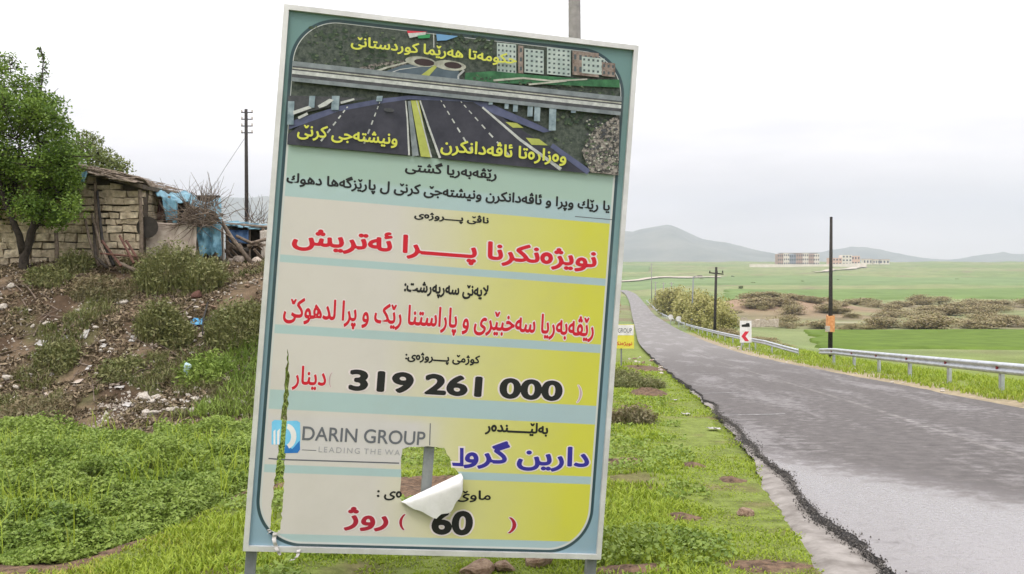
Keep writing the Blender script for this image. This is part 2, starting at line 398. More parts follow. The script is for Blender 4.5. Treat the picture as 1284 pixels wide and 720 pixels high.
ys = np.concatenate([np.arange(-40, 2, 2.0), np.arange(2, 30, .06), np.arange(30, 80, .4), np.geomspace(80, 860, 200)])
ul = -HALF + np.where(ys < 60, .20 * fbm(ys * .6, ys * 0, 41, 2) + .06 * fbm(ys * 4, ys * 0 + 5, 42, 3) + .045 * fbm(ys * 14, ys * 0 + 5, 46, 2), 0)
ur = HALF + np.where(ys < 60, .3 * fbm(ys * .6, ys * 0 + 9, 43, 4), 0)
uu = np.linspace(0, 1, 13)
Xc, Zc = roadx(ys), roadz(ys)
U = ul[:, None] * (1 - uu) + ur[:, None] * uu
crown = .045 * (1 - (U / HALF) ** 2)
top = np.stack([Xc[:, None] + U, np.repeat(ys[:, None], 13, 1), Zc[:, None] + crown], -1)
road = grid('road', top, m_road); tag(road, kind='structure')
me = road.data; uvl = me.uv_layers.new(name='UVMap')
li = np.empty(len(me.loops), np.int32); me.loops.foreach_get('vertex_index', li)
uvv = np.stack([U.ravel(), np.repeat(ys, 13)], 1)[li]; uvl.data.foreach_set('uv', uvv.astype(np.float32).ravel())
# crumbling dark edge of the asphalt layer on the kerb side
k = (ys > 2) & (ys < 60); yk = ys[k]
j = lambda s, a: a * fbm(yk * 9, yk * 0 + s, 44, 3)
taper = (1 - sstep((yk - 9) / 10) * .65) * np.clip(1 + 2.2 * fbm(yk * 1.3, yk * 0 + 2, 49, 3), .35, 1.9)
prof = []
for q, (du, dzv) in enumerate([(.0, -.004), (-.02, -.012), (-.045, -.035), (-.075, -.065), (-.10, -.11)]):
    prof.append(np.stack([Xc[k] + ul[k] + (du + (j(q, .05) if q else 0)) * taper, yk, Zc[k] + crown[k, 0] + dzv + (j(q + 7, .03) if q else 0)], -1))
edge = grid('road_edge', np.stack(prof, 1), m_edge, smooth=False); tag(edge, kind='structure')

crx = np.repeat(np.arange(3.2, 20, .006), 2); n_ = len(crx); crx = crx + RNG.uniform(-.01, .01, n_)
cu = np.interp(crx, ys, ul) + RNG.normal(-.05, .05, n_) * np.clip(1 + 2.4 * fbm(crx * 1.3, crx * 0 + 2, 49, 3), .3, 2.2); cs = RNG.uniform(.003, .0085, n_)
oc = np.array([(1, 0, 0), (-1, 0, 0), (0, 1, 0), (0, -1, 0), (0, 0, 1), (0, 0, -1)], float)
tr8 = np.array([(0, 2, 4), (2, 1, 4), (1, 3, 4), (3, 0, 4), (2, 0, 5), (1, 2, 5), (3, 1, 5), (0, 3, 5)])
cz_ = roadz(crx) + np.where(cu > np.interp(crx, ys, ul), .004, np.maximum(-.07, .4 * (cu - np.interp(crx, ys, ul)))) + cs * .3
cv = oc[None] * cs[:, None, None] * RNG.uniform(.6, 1.4, (n_, 6, 3)) + np.stack([roadx(crx) + cu, crx, cz_], 1)[:, None]
tag(fast('gravel', cv[:, tr8].reshape(-1, 3), 3, leafmat('asphalt_crumbs', [(.02, .018, .017), (.075, .067, .062), (.20, .185, .17)], 0, .9)), 'loose dark asphalt crumbs along the broken road edge', 'gravel', kind='stuff')

# pale concrete strip between grass and asphalt
yk = np.arange(3.0, 26, .08)
wid = np.interp(yk, [3, 6, 8, 10, 12, 14, 26], [.38, .34, .28, .20, .10, .06, .03]) + .12 * fbm(yk * 2.2, yk * 0, 51, 4)
gap = (fbm(yk * .8, yk * 0 + 4, 53, 3) * .4) * sstep((yk - 10) / 4)
u0 = -HALF + .22
rows = []
for f_ in np.linspace(0, 1, 6):
    uo = u0 - (.28 + np.maximum(wid - np.maximum(gap, 0), .0)) * f_
    rows.append(np.stack([roadx(yk) + uo, yk, roadz(yk) - .048 + .012 * fbm(yk * 5, yk * 0 + f_ * 3, 52, 3) - .03 * (f_ == 1)], -1))
kerb = grid('kerb_strip', np.stack(rows, 1), M['concrete']); tag(kerb, kind='structure')

# short worn white dashes painted across the left lane
m_dash = mat('worn_white_paint', (.12, .11, .11), (.38, .37, .36), 9, .6, 0, lo=.42, hi=.66)
dl = MB()
for (x0, x1, y) in ((905, 985, 526), (880, 938, 497), (868, 902, 472), (858, 880, 461)):
    p, q_ = ground(x0, y), ground(x1, y)
    pts = []
    for s in np.linspace(0, 1, 9):
        X, Y = p.x + (q_.x - p.x) * s, p.y + (q_.y - p.y) * s
        for e_ in (-1, 1):
            yy = Y + e_ * .07; u_ = X - float(roadx(yy))
            pts.append((X, yy, float(roadz(yy)) + .045 * (1 - (u_ / HALF) ** 2) + .005))
    dl.add(pts, [(2 * i, 2 * i + 2, 2 * i + 3, 2 * i + 1) for i in range(8)])
tag(dl.build('road_markings', m_dash), kind='structure')

# ------------------------------------------------------------------ fields and tracks laid on the land
def field(name, y0, y1, lf, rf, c1, c2, lift=.22, n=(26, 70), scale=.5, seed=0):
    yy = np.linspace(y0, y1, n[0]); s = np.linspace(0, 1, n[1]); P = np.zeros((n[0], n[1], 3))
    for i, y in enumerate(yy):
        a, b_ = lf(y), rf(y); X = a + (b_ - a) * s ** 1.5
        X = X + (1 - s) * (y1 - y0) * .12 * fbm(y / 9 + seed, 0.5, 61, 3)
        Y = y + (y1 - y0) * .10 * fbm(X / 25, X * 0 + seed, 62, 3) * (1 if i in (0, n[0] - 1) else .5)
        P[i, :, 0], P[i, :, 1], P[i, :, 2] = X, Y, H(X, Y) + (lift if 0 < i < n[0] - 1 else -.3)
        P[i, 0, 2] -= lift + .3
    m = mat(name + '_crop', tuple(q * .78 for q in c1), tuple(q * 1.12 for q in c2), scale, .95, .4, spec=.1, dist=.3, detail=9, lo=.28, hi=.72)
    return tag(grid(name, P, m), kind='structure')
field('green_field', 133, 183, lambda y: .300 * y + 4, lambda y: 260, (.080, .128, .014), (.108, .165, .024), .35, scale=.25)
field('green_field', 385, 520, lambda y: .235 * y, lambda y: 620, (.115, .175, .05), (.14, .20, .065), .8, scale=.06, seed=3)
field('green_field', 640, 860, lambda y: -.05 * y, lambda y: 900, (.14, .20, .08), (.165, .22, .095), 1.2, scale=.03, seed=5)
field('green_field', 1150, 1500, lambda y: -.4 * y, lambda y: .15 * y, (.13, .185, .075), (.15, .20, .09), 2.0, scale=.02, seed=8)
def track(pts, wd, lift, m):
    P = [ground(*p) for p in pts]; row = []
    for i in range(len(P) - 1):
        for s in np.linspace(0, 1, 10, endpoint=(i == len(P) - 2)):
            X, Y = P[i].x + (P[i + 1].x - P[i].x) * s, P[i].y + (P[i + 1].y - P[i].y) * s
            row.append([(X, Y - wd / 2), (X, Y), (X, Y + wd / 2)])
    a = np.array(row); z = H(a[..., 0], a[..., 1]) + lift
    return tag(grid('dirt_track', np.concatenate([a, z[..., None]], -1), m), kind='structure')
m_track = mat('pale_dirt_track', (.36, .31, .25), (.46, .41, .34), .2, .95)
track([(700, 357), (760, 355.5), (800, 353.8), (905, 350)], 22, 2.0, m_track)
track([(1020, 342), (1048, 338.6), (1084, 335.4)], 26, 1.5, m_track)
track([(1045, 407), (1120, 406.5)], 2.0, .5, m_track)

# ------------------------------------------------------------------ mountains
m_mt = mat('scrub_mountain', (.08, .085, .06), (.17, .16, .12), .004, .95, .3, dist=30)
def mountain(sil, Y0, depth, seed):
    xs = np.linspace(sil[0][0], sil[-1][0], 260); ysil = np.interp(xs, [p[0] for p in sil], [p[1] for p in sil])
    hgt = (HZ - ysil) / F * Y0
    X = (xs - CX) / F * Y0
    t_ = np.linspace(-1, 1, 31); P = np.zeros((31, 260, 3))
    for i, s in enumerate(t_):
        prof_ = np.clip(1 - abs(s), 0, 1) ** .85
        P[i, :, 0] = X + 200 * fbm(X / 900, X * 0 + s * 2, seed, 3)
        P[i, :, 1] = Y0 + s * depth + 250 * fbm(X / 700, X * 0 + 1, seed + 3, 3) * (1 - abs(s))
        rid = 1 + .9 * fbm(X / 420 + s, X * 0 + s * 2.2, seed + 1, 5) * min(1, abs(s) * 3)
        P[i, :, 2] = -20 + (hgt + 20 + 48 * fbm(X / 300, X * 0, seed + 2, 5) * prof_) * prof_ * rid
    tag(grid('mountain_ridge', P, m_mt), kind='structure')
mountain([(-500, 330), (-250, 290), (0, 262), (150, 254), (280, 247), (340, 246), (450, 256), (600, 276), (740, 290), (780, 291), (805, 285), (827, 282), (850, 290), (880, 300), (930, 310), (985, 320), (1040, 328), (1080, 336)], 6200, 1300, 71)
mountain([(940, 330), (1000, 318), (1030, 313), (1056, 309), (1090, 312), (1130, 320), (1180, 326), (1215, 322), (1250, 315), (1284, 317), (1400, 312), (1600, 325), (1800, 338)], 7200, 1000, 81)

# haze: the damp air of the valley
hz = MB().box((0, 0, 0), (19600, 19600, 760)).build('haze', newmat('damp_air')[0], loc=(0, 0, 362))
tag(hz, kind='stuff')
t = hz.data.materials[0].node_tree; t.nodes.remove(t.nodes['Principled BSDF'])
pv = t.nodes.new('ShaderNodeVolumePrincipled'); pv.inputs['Color'].default_value = (.60, .645, .745, 1); pv.inputs['Density'].default_value = 1.7e-4; pv.inputs['Anisotropy'].default_value = .2
t.links.new(pv.outputs[0], t.nodes['Material Output'].inputs['Volume'])

# ================================================================== BILLBOARD
BW, BH = 2.160, 3.217
Rm = (Matrix.Rotation(R(9.27), 3, 'Z') @ Matrix.Rotation(R(.45), 3, 'X') @ Matrix.Rotation(R(4.23), 3, 'Y'))
BO = Vector((-.397, 5.6, -.116))
Ri = Rm.transposed(); BN = Rm @ Vector((0, 1, 0))
def S(x, y):
    """pixel of the photograph -> (u, v) on the plane of the billboard"""
    d = Vector(((x - CX) / F, 1, (HZ - y) / F)); tt = BO.dot(BN) / d.dot(BN)
    q_ = Ri @ (d * tt - BO); return q_.x, q_.z
board = empty('billboard', BO, 'large tilted blue and yellow road project billboard with a torn hole and peeling vinyl', 'billboard')
board.rotation_mode = 'QUATERNION'; board.rotation_quaternion = Rm.to_quaternion()

# print layout in (u, v)
UL = (S(364, 100)[0] + S(325.5, 600)[0]) / 2; UR = (S(781, 110)[0] + S(748, 560)[0]) / 2
VT = (S(500, 35.5)[1] + S(650, 53)[1]) / 2; VB = (S(450, 685.5)[1] + S(650, 690)[1]) / 2
RAD = .27
v_pic = (S(358, 182)[1] + S(770, 219)[1]) / 2
rows_v = [(S(765, 280.6)[1], S(765, 350)[1]), (S(765, 359)[1], S(765, 433)[1]), (S(755, 443)[1], S(752, 509.5)[1]),
          (S(748, 532.5)[1], S(744, 598)[1]), (S(742, 607.5)[1], S(707, 679)[1])]
v_green = S(765, 257)[1]

m_print, t, b = newmat('printed_vinyl'); N, L = t.nodes.new, t.links.new
tcn = N('ShaderNodeTexCoord'); sx = N('ShaderNodeSeparateXYZ'); L(tcn.outputs['Object'], sx.inputs[0]); u_, v_ = sx.outputs[0], sx.outputs[2]
def colr(c):
    n = N('ShaderNodeRGB'); n.outputs[0].default_value = (*c, 1); return n.outputs[0]
def mixrgb(f, a, b_):
    n = N('ShaderNodeMix'); n.data_type = 'RGBA'
    for i, v in ((0, f), (6, a), (7, b_)):
        if isinstance(v, float): n.inputs[i].default_value = v
        elif isinstance(v, tuple): n.inputs[i].default_value = (*v, 1)
        else: L(v, n.inputs[i])
    return n.outputs[2]
def step(lo_, src, soft=.003): return mrange(src, lo_ - soft, lo_ + soft, 0, 1)
fade = tex(1.3, 4, tcn.outputs['Object']).outputs['Fac']
gu = mrange(math2('ADD', u_, math2('MULTIPLY', math2('SUBTRACT', fade, .5), .12)), -.35, .85, 0, 1, False)
yel = mixrgb(gu, (.50, .468, .43), (.48, .47, .012))
yel = mixrgb(mrange(gu, .25, .6, 0, .35), yel, (.47, .46, .13))
pale = mixrgb(mrange(u_, -.9, .9, 0, 1), (.325, .43, .425), (.30, .395, .42))
colour = pale
for (a, b_) in rows_v:
    f_ = math2('MULTIPLY', step(b_, v_), math2('SUBTRACT', 1.0, step(a, v_)))
    colour = mixrgb(f_, colour, yel)
colour = mixrgb(step(v_green, v_, .02), colour, (.285, .385, .335))
# white vinyl patch under the company logo
v1, v2 = S(345, 520)[1], S(345, 577)[1]
f_ = math2('MULTIPLY', step(v2, v_), math2('SUBTRACT', 1.0, step(v1, v_, .03)))
f_ = math2('MULTIPLY', f_, math2('SUBTRACT', 1.0, step(S(538, 545)[0], u_, .12)))
colour = mixrgb(f_, colour, (.49, .465, .455))
# rounded outline
def rr(u, v, k):
    qx = math2('SUBTRACT', math2('ABSOLUTE', math2('SUBTRACT', u, (UL + UR) / 2), 0), (UR - UL) / 2 - k)
    qz = math2('SUBTRACT', math2('ABSOLUTE', math2('SUBTRACT', v, (VT + VB) / 2), 0), (VT - VB) / 2 - k)
    ax, az_ = math2('MAXIMUM', qx, 0.0), math2('MAXIMUM', qz, 0.0)
    ln = math2('SQRT', math2('ADD', math2('MULTIPLY', ax, ax), math2('MULTIPLY', az_, az_)), 0)
    return math2('SUBTRACT', math2('ADD', ln, math2('MINIMUM', math2('MAXIMUM', qx, qz), 0.0)), k)
sdf = rr(u_, v_, RAD)
colour = mixrgb(mrange(sdf, -.022, -.018, 0, 1), colour, (.46, .475, .46))
outer = mixrgb(mrange(v_, -1.4, 1.4, 0, 1), (.20, .30, .36), (.115, .205, .20))
colour = mixrgb(mrange(sdf, -.010, -.006, 0, 1), colour, (.022, .05, .06))
colour = mixrgb(mrange(sdf, .008, .014, 0, 1), colour, outer)
colour = mixrgb(mrange(tex(2.2, 6, tcn.outputs['Object'], .7).outputs['Fac'],   .45, .75, 0.0, .14), colour, (.30, .28, .235))   # grime
L(colour, b.inputs['Base Color']); b.inputs['Roughness'].default_value = .45; b.inputs['Specular IOR Level'].default_value = .35
bpn = N('ShaderNodeBump'); bpn.inputs['Strength'].default_value = .15; bpn.inputs['Distance'].default_value = .02
L(tex(2.5, 2, tcn.outputs['Object']).outputs['Fac'], bpn.inputs['Height']); L(bpn.outputs[0], b.inputs['Normal'])

tear = [S(*p) for p in [(361, 438), (362.5, 470), (361.5, 500), (360, 530), (358, 556), (356.5, 580), (356, 610), (354, 640), (351, 664), (346, 670), (339, 664), (340.5, 640), (343, 612), (347, 585), (350, 555), (353, 525), (356.5, 490), (359.5, 455)]]
def ragged(pts, k, amp, seed):
    rs = random.Random(seed); o = []
    for i in range(len(pts)):
        (a, b_), (c, d_) = pts[i], pts[(i + 1) % len(pts)]
        for q in range(k):
            t_ = q / k; o.append((a + (c - a) * t_ + rs.uniform(-amp, amp), b_ + (d_ - b_) * t_ + rs.uniform(-amp, amp)))
    return o
tear = ragged(tear, 5, .0055, 1)
hole = [S(*p) for p in [(504, 563), (512, 560.5), (530, 560), (548, 560.5), (557, 562), (562, 571), (566, 578), (569, 586), (576, 595), (560, 604), (540, 613), (520, 622), (504, 630), (501, 622), (502.5, 600), (503, 580)]]
hole = ragged(hole, 3, .003, 2)
bm = bmesh.new()
def loop(pts):
    vs = [bm.verts.new((x, 0, z)) for x, z in pts]
    return [bm.edges.new((vs[i], vs[(i + 1) % len(vs)])) for i in range(len(vs))]
ed = loop([(-BW / 2 + .012, -BH / 2 + .012), (BW / 2 - .012, -BH / 2 + .012), (BW / 2 - .012, BH / 2 - .012), (-BW / 2 + .012, BH / 2 - .012)]) + loop(tear) + loop(hole)
bmesh.ops.triangle_fill(bm, use_beauty=True, use_dissolve=False, edges=ed)
# drop any fill that landed inside the holes
def inside(p, poly):
    c = False
    for i in range(len(poly)):
        (x1, y1), (x2, y2) = poly[i], poly[i - 1]
        if (y1 > p[1]) != (y2 > p[1]) and p[0] < (x2 - x1) * (p[1] - y1) / (y2 - y1) + x1: c = not c
    return c
bad = [f for f in bm.faces if inside((f.calc_center_median().x, f.calc_center_median().z), tear) or inside((f.calc_center_median().x, f.calc_center_median().z), hole)]
bmesh.ops.delete(bm, geom=bad, context='FACES_ONLY')
for f in bm.faces:
    if f.normal.y > 0: f.normal_flip()
ret = bmesh.ops.extrude_face_region(bm, geom=bm.faces[:])
for v in [g for g in ret['geom'] if isinstance(g, bmesh.types.BMVert)]: v.co.y += .002
me = bpy.data.meshes.new('vinyl_sheet'); bm.to_mesh(me); bm.free(); me.materials.append(m_print)
sheet = link('vinyl_sheet', me, board)
# frame of pale aluminium angle
fw = .030
for nm, c, d in (('frame_rail', (0, -.001, BH / 2 - fw / 2 + .008), (BW + .016, .045, fw)), ('frame_rail', (0, -.001, -BH / 2 + fw / 2 - .008), (BW + .016, .045, fw)),
                 ('frame_rail', (-BW / 2 + fw / 2 - .008, -.001, 0), (fw, .045, BH - 2 * fw + .016)), ('frame_rail', (BW / 2 - fw / 2 + .008, -.001, 0), (fw, .045, BH - 2 * fw + .016))):
    MB().box(c, d).build(nm, M['alu'], board)
for u in (-BW / 2 + .035, S(537, 590)[0], BW / 2 - .035):
    lo_ = -BH / 2 + .012 if abs(u) < .5 else -BH / 2 - .44
    MB().box((u, .056, (lo_ + BH / 2 - .04) / 2), (.06, .06, BH / 2 - .04 - lo_)).build('post', M['steel'], board)
for v in (-.30, .5, 1.3):
    MB().box((0, .098, v), (BW - .02, .022, .04)).build('cross_brace', M['steel'], board)

# --- the printed picture: flat printed shapes, a few tenths of a millimetre apart
pm = {}
def pmat(n, *a, **k): pm[n] = mat('print_' + n, *a, **k); return pm[n]
pmat('hill', (.018, .028, .022), (.085, .10, .078), 34, .45)
pmat('rocks', (.03, .03, .026), (.27, .24, .21), 48, .45, lo=.42, hi=.6)
pmat('asphalt', (.022, .023, .034), (.042, .041, .056), 9, .45)
pmat('upper_road', (.05, .075, .095), (.085, .115, .14), 8, .45)
pmat('white', (.30, .31, .30), (.50, .51, .49), 25, rough=.45)
pmat('cream', (.24, .24, .20), (.44, .44, .37), 20, .45)
pmat('yellow', (.27, .30, .06), (.38, .40, .10), 10, .45)
pmat('grey', (.12, .14, .15), (.21, .235, .245), 12, .45)
pmat('darkgrey', (.035, .038, .042), (.07, .07, .075), 20, .45)
pmat('purple', (.05, .058, .11), (.085, .095, .17), 9, .45)
pmat('pier', (.12, .17, .20), (.26, .32, .35), 20, .45)
pmat('building', (.26, .32, .30), (.39, .44, .41), 20, .45)
pmat('brick', (.11, .075, .06), (.27, .22, .19), 30, .45)
pmat('lawn', (.016, .075, .03), (.04, .15, .06), 20, .45)
pmat('window', (.06, .075, .08), None, rough=.45)
pmat('tunnel', (.035, .020, .020), None, rough=.45)
pmat('red', (.50, .03, .05), None, rough=.45)
pmat('green', (.03, .22, .08), None, rough=.45)
pmat('tree', (.012, .028, .016), (.05, .075, .04), 40, .45)
pmat('bush', (.05, .075, .04), (.11, .14, .08), 40, .45)
pmat('blue', (.12, .26, .45), None, rough=.45)
keys = list(pm); pic = MB(); lay = [1]
def A(zx, zy): return S(zx / 2.732 + 340, zy / 2.732)
def poly(kind, pts, conv=A, up=True):
    if up: lay[0] += 1
    pic.mat(keys.index(kind)); pts = [conv(*p) for p in pts]
    a = sum(pts[i - 1][0] * pts[i][1] - pts[i][0] * pts[i - 1][1] for i in range(len(pts)))
    if a < 0: pts = pts[::-1]
    pic.add([(u, -.0002 * lay[0], v) for u, v in pts], [tuple(range(len(pts)))])
def line(kind, pts, w0, w1=None, up=True):
    w1 = w0 if w1 is None else w1
    for i in range(len(pts) - 1):
        (x0, y0), (x1, y1) = pts[i], pts[i + 1]; d = math.hypot(x1 - x0, y1 - y0); nx, ny = -(y1 - y0) / d, (x1 - x0) / d
        a = w0 + (w1 - w0) * i / (len(pts) - 1); b_ = w0 + (w1 - w0) * (i + 1) / (len(pts) - 1)
        poly(kind, [(x0 + nx * a / 2, y0 + ny * a / 2), (x1 + nx * b_ / 2, y1 + ny * b_ / 2), (x1 - nx * b_ / 2, y1 - ny * b_ / 2), (x0 - nx * a / 2, y0 - ny * a / 2)], up=up and i == 0)
def dashes(kind, p, q_, n, w0, w1, duty=.5):
    for i in range(n):
        s0, s1 = (i / n) ** 1.35, ((i + duty) / n) ** 1.35
        a = (p[0] + (q_[0] - p[0]) * s0, p[1] + (q_[1] - p[1]) * s0); c = (p[0] + (q_[0] - p[0]) * s1, p[1] + (q_[1] - p[1]) * s1)
        line(kind, [a, c], w0 + (w1 - w0) * s0, w0 + (w1 - w0) * s1, up=(i == 0))
# background hillside follows the rounded outline
ins = .012; pts = []
rr_ = RAD - ins
for k in range(13):
    a = math.pi - k / 12 * math.pi / 2; pts.append((UL + ins + rr_ + rr_ * math.cos(a), VT - ins - rr_ + rr_ * math.sin(a)))
for k in range(13):
    a = math.pi / 2 - k / 12 * math.pi / 2; pts.append((UR - ins - rr_ + rr_ * math.cos(a), VT - ins - rr_ + rr_ * math.sin(a)))
pts += [(UR - ins, v_pic), (UL + ins, v_pic)]
poly('hill', pts, conv=lambda *p: p)
poly('rocks', [(230, 262), (330, 222), (450, 205), (470, 225), (380, 255), (330, 272)])
poly('rocks', [(70, 262), (90, 240), (180, 250), (230, 266)], up=False)
rp_ = random.Random(3)
def blobs(kind, n, x0, x1, y0, y1, r0, r1, slope=.1):
    lay[0] += 1
    for i in range(n):
        x, y = rp_.uniform(x0, x1), rp_.uniform(y0, y1); y += (x - 60) * slope; r_ = rp_.uniform(r0, r1)
        poly(kind, [(x + r_ * rp_.uniform(.6, 1.2) * math.cos(a), y + .7 * r_ * rp_.uniform(.6, 1.2) * math.sin(a)) for a in [k_ / 9 * 2 * math.pi for k_ in range(9)]], up=(i % 6 == 0))
blobs('tree', 90, 130, 420, 80, 210, 4, 13); blobs('bush', 60, 130, 440, 80, 215, 2, 7); blobs('tree', 60, 600, 760, 60, 130, 4, 11); blobs('bush', 30, 560, 760, 62, 130, 2, 6)
blobs('tree', 40, 990, 1180, 250, 330, 5, 15); blobs('bush', 40, 960, 1180, 250, 400, 3, 9)
poly('blue', [(565, 118), (640, 126), (600, 140), (568, 142)])
poly('red', [(465, 107), (535, 111), (470, 124)]); poly('white', [(468, 116), (530, 112), (528, 122), (474, 132)]); poly('green', [(500, 124), (545, 119), (542, 132), (505, 134)])
line('white', [(556, 116), (557, 165)], 3)
poly('upper_road', [(320, 272), (450, 225), (520, 216), (560, 222), (640, 238), (648, 284), (330, 282)])
line('cream', [(270, 276), (400, 232), (470, 214)], 9, 4); line('white', [(350, 272), (440, 240), (540, 226)], 3, 2)
poly('yellow', [(488, 278), (525, 280), (572, 226), (560, 224)])
line('white', [(660, 242), (640, 262), (640, 282)], 8, 5)
def ell(kind, cx, cy, rx, ry, rot=.12, up=True):
    poly(kind, [(cx + rx * math.cos(a) - rot * ry * math.sin(a), cy + ry * math.sin(a) + rot * rx * math.cos(a)) for a in [i / 20 * 2 * math.pi for i in range(20)]], up=up)
ell('cream', 512, 213, 53, 17); ell('tunnel', 524, 216, 35, 12); ell('cream', 612, 226, 55, 17); ell('tunnel', 622, 226, 30, 11)
for (x0, y0, x1, y1, kd, nx, ny) in ((772, 148, 838, 250, 'building', 5, 6), (845, 158, 862, 252, 'brick', 1, 3), (866, 168, 932, 250, 'building', 4, 5), (943, 164, 1024, 256, 'building', 5, 6), (1030, 176, 1120, 258, 'brick', 5, 2), (1062, 196, 1140, 252, 'building', 5, 3), (1130, 215, 1176, 262, 'brick', 3, 2)):
    sl = .1
    poly(kd, [(x0, y0), (x1, y0 + (x1 - x0) * sl), (x1, y1 + (x1 - x0) * sl), (x0, y1)]); lay[0] += 1
    for i in range(nx):
        for k_ in range(ny):
            X = x0 + (i + .3) * (x1 - x0) / nx; Yq = y0 + (k_ + .3) * (y1 - y0) / ny + (X - x0) * sl
            poly('window', [(X, Yq), (X + (x1 - x0) / nx * .45, Yq), (X + (x1 - x0) / nx * .45, Yq + (y1 - y0) / ny * .42), (X, Yq + (y1 - y0) / ny * .42)], up=False)
poly('lawn', [(665, 252), (760, 246), (930, 262), (1100, 275), (1190, 275), (1192, 302), (900, 290), (660, 284)])
blobs('tree', 40, 680, 1180, 195, 226, 3, 8); blobs('bush', 30, 680, 1180, 195, 226, 2, 5)
line('cream', [(760, 278), (860, 270), (960, 280), (1080, 274)], 7, 5); line('cream', [(880, 292), (1010, 280)], 6, 4)
# lower motorway
poly('asphalt', [(58, 462), (110, 425), (250, 372), (400, 345), (458, 338), (474, 534), (56, 496)])
poly('darkgrey', [(60, 330), (330, 338), (220, 365), (62, 400)])
poly('asphalt', [(512, 345), (700, 348), (830, 430), (1085, 596), (574, 544)])
poly('purple', [(60, 420), (230, 366), (380, 340), (470, 330), (700, 336), (905, 425), (960, 452), (930, 456), (760, 392), (690, 352), (470, 343), (380, 356), (230, 384), (62, 446)])
poly('yellow', [(478, 347), (504, 347), (546, 541), (512, 538)]); line('grey', [(472, 348), (494, 536)], 10, 22)
line('white', [(460, 348), (466, 410), (472, 534)], 4, 6); line('white', [(509, 347), (540, 440), (577, 543)], 5, 8)
line('white', [(497, 347), (548, 541)], 3, 5)
dashes('white', (372, 352), (312, 512), 6, 3, 7); dashes('white', (262, 368), (160, 500), 6, 4, 7)
dashes('white', (580, 346), (700, 545), 7, 3, 7); dashes('white', (648, 350), (830, 553), 8, 3, 7)
line('white', [(722, 370), (850, 480), (990, 582)], 6, 12)
poly('yellow', [(800, 420), (840, 424), (862, 440), (826, 440)]); poly('yellow', [(870, 474), (915, 478), (945, 500), (890, 498)], up=False)
line('purple', [(958, 500), (1085, 592)], 16, 20)
poly('rocks', [(1060, 520), (1100, 450), (1190, 390), (1186, 602), (1090, 592)]); blobs('bush', 40, 1075, 1180, 320, 480, 2, 7); blobs('darkgrey', 60, 1075, 1180, 310, 480, 2, 7); blobs('cream', 50, 1075, 1180, 310, 480, 1.5, 5)
poly('rocks', [(1080, 345), (1195, 352), (1190, 385), (1120, 362)], up=False)
for (x, y0, y1, w_) in ((70, 350, 430, 22), (142, 332, 372, 20), (222, 332, 380, 26), (372, 332, 350, 20), (752, 340, 362, 14), (806, 342, 376, 14), (836, 342, 386, 16), (886, 344, 402, 18), (910, 346, 418, 20), (962, 348, 450, 24), (1034, 350, 390, 16)):
    poly('pier', [(x - w_ / 2, y0), (x + w_ / 2, y0), (x + w_ / 2 - 3, y1), (x - w_ / 2 - 3, y1)])
for pl_ in ([(76, 384), (130, 366), (140, 374), (78, 396)], [(160, 366), (200, 342), (216, 346), (190, 366), (166, 374)], [(92, 404), (124, 388), (128, 396), (96, 412)], [(238, 352), (284, 340), (286, 346), (240, 360)]): poly('white', pl_)
ell('darkgrey', 403, 380, 18, 7)
# the overpass
def bar(kind, yl, yr, th):
    (ua, va), (ub, vb) = A(60, yl), A(1200, yr); vv = (va + vb) / 2; h_ = th / 2.732 / F * 5.7 / 2
    lay[0] += 1; pic.mat(keys.index(kind)); pic.add([(UL + ins, -.0002 * lay[0], vv - h_), (UR - ins, -.0002 * lay[0], vv - h_), (UR - ins, -.0002 * lay[0], vv + h_), (UL + ins, -.0002 * lay[0], vv + h_)], [(0, 1, 2, 3)])
bar('grey', 267, 303, 20); bar('darkgrey', 296, 330, 44); bar('white', 296, 326, 12); bar('cream', 282, 314, 4); bar('darkgrey', 309, 340, 8); bar('grey', 323, 347, 13)
PICY = -.0002 * (lay[0] + 3)
pic.build('printed_picture', [pm[k] for k in keys], sheet)

# --- lettering
JOIN = {'ا': 'FE8D FE8E', 'ب': 'FE8F FE90 FE91 FE92', 'پ': 'FB56 FB57 FB58 FB59', 'ت': 'FE95 FE96 FE97 FE98', 'ج': 'FE9D FE9E FE9F FEA0', 'ح': 'FEA1 FEA2 FEA3 FEA4',
        'خ': 'FEA5 FEA6 FEA7 FEA8', 'د': 'FEA9 FEAA', 'ر': 'FEAD FEAE', 'ز': 'FEAF FEB0', 'ژ': 'FB8A FB8B', 'س': 'FEB1 FEB2 FEB3 FEB4', 'ش': 'FEB5 FEB6 FEB7 FEB8',
        'ڤ': 'FB6A FB6B FB6C FB6D', 'ک': 'FB8E FB8F FB90 FB91', 'ك': 'FED9 FEDA FEDB FEDC', 'گ': 'FB92 FB93 FB94 FB95', 'ل': 'FEDD FEDE FEDF FEE0', 'م': 'FEE1 FEE2 FEE3 FEE4',
        'ن': 'FEE5 FEE6 FEE7 FEE8', 'ه': 'FEE9 FEEA FEEB FEEC', 'ە': 'FEE9 FEEA', 'و': 'FEED FEEE', 'ی': 'FBFC FBFD FBFE FBFF', 'ێ': 'FBFC FBFD FBFE FBFF', 'ئ': 'FE89 FE8A FE8B FE8C',
        'ـ': '0640 0640 0640 0640', 'ﻻ': 'FEFB FEFC'}
def shape(s):
    s = s.replace('لا', 'ﻻ'); out_ = []
    for i, ch in enumerate(s):
        if ch not in JOIN: out_.append((ch, 0)); continue
        f = [chr(int(x, 16)) for x in JOIN[ch].split()]
        pj = i > 0 and s[i - 1] in JOIN and len(JOIN[s[i - 1]].split()) == 4
        nj = i + 1 < len(s) and s[i + 1] in JOIN and len(f) == 4
        out_.append((f[(1 if pj else 0) + (2 if nj else 0)], ch == 'ێ'))
    return out_[::-1]
GC = {}
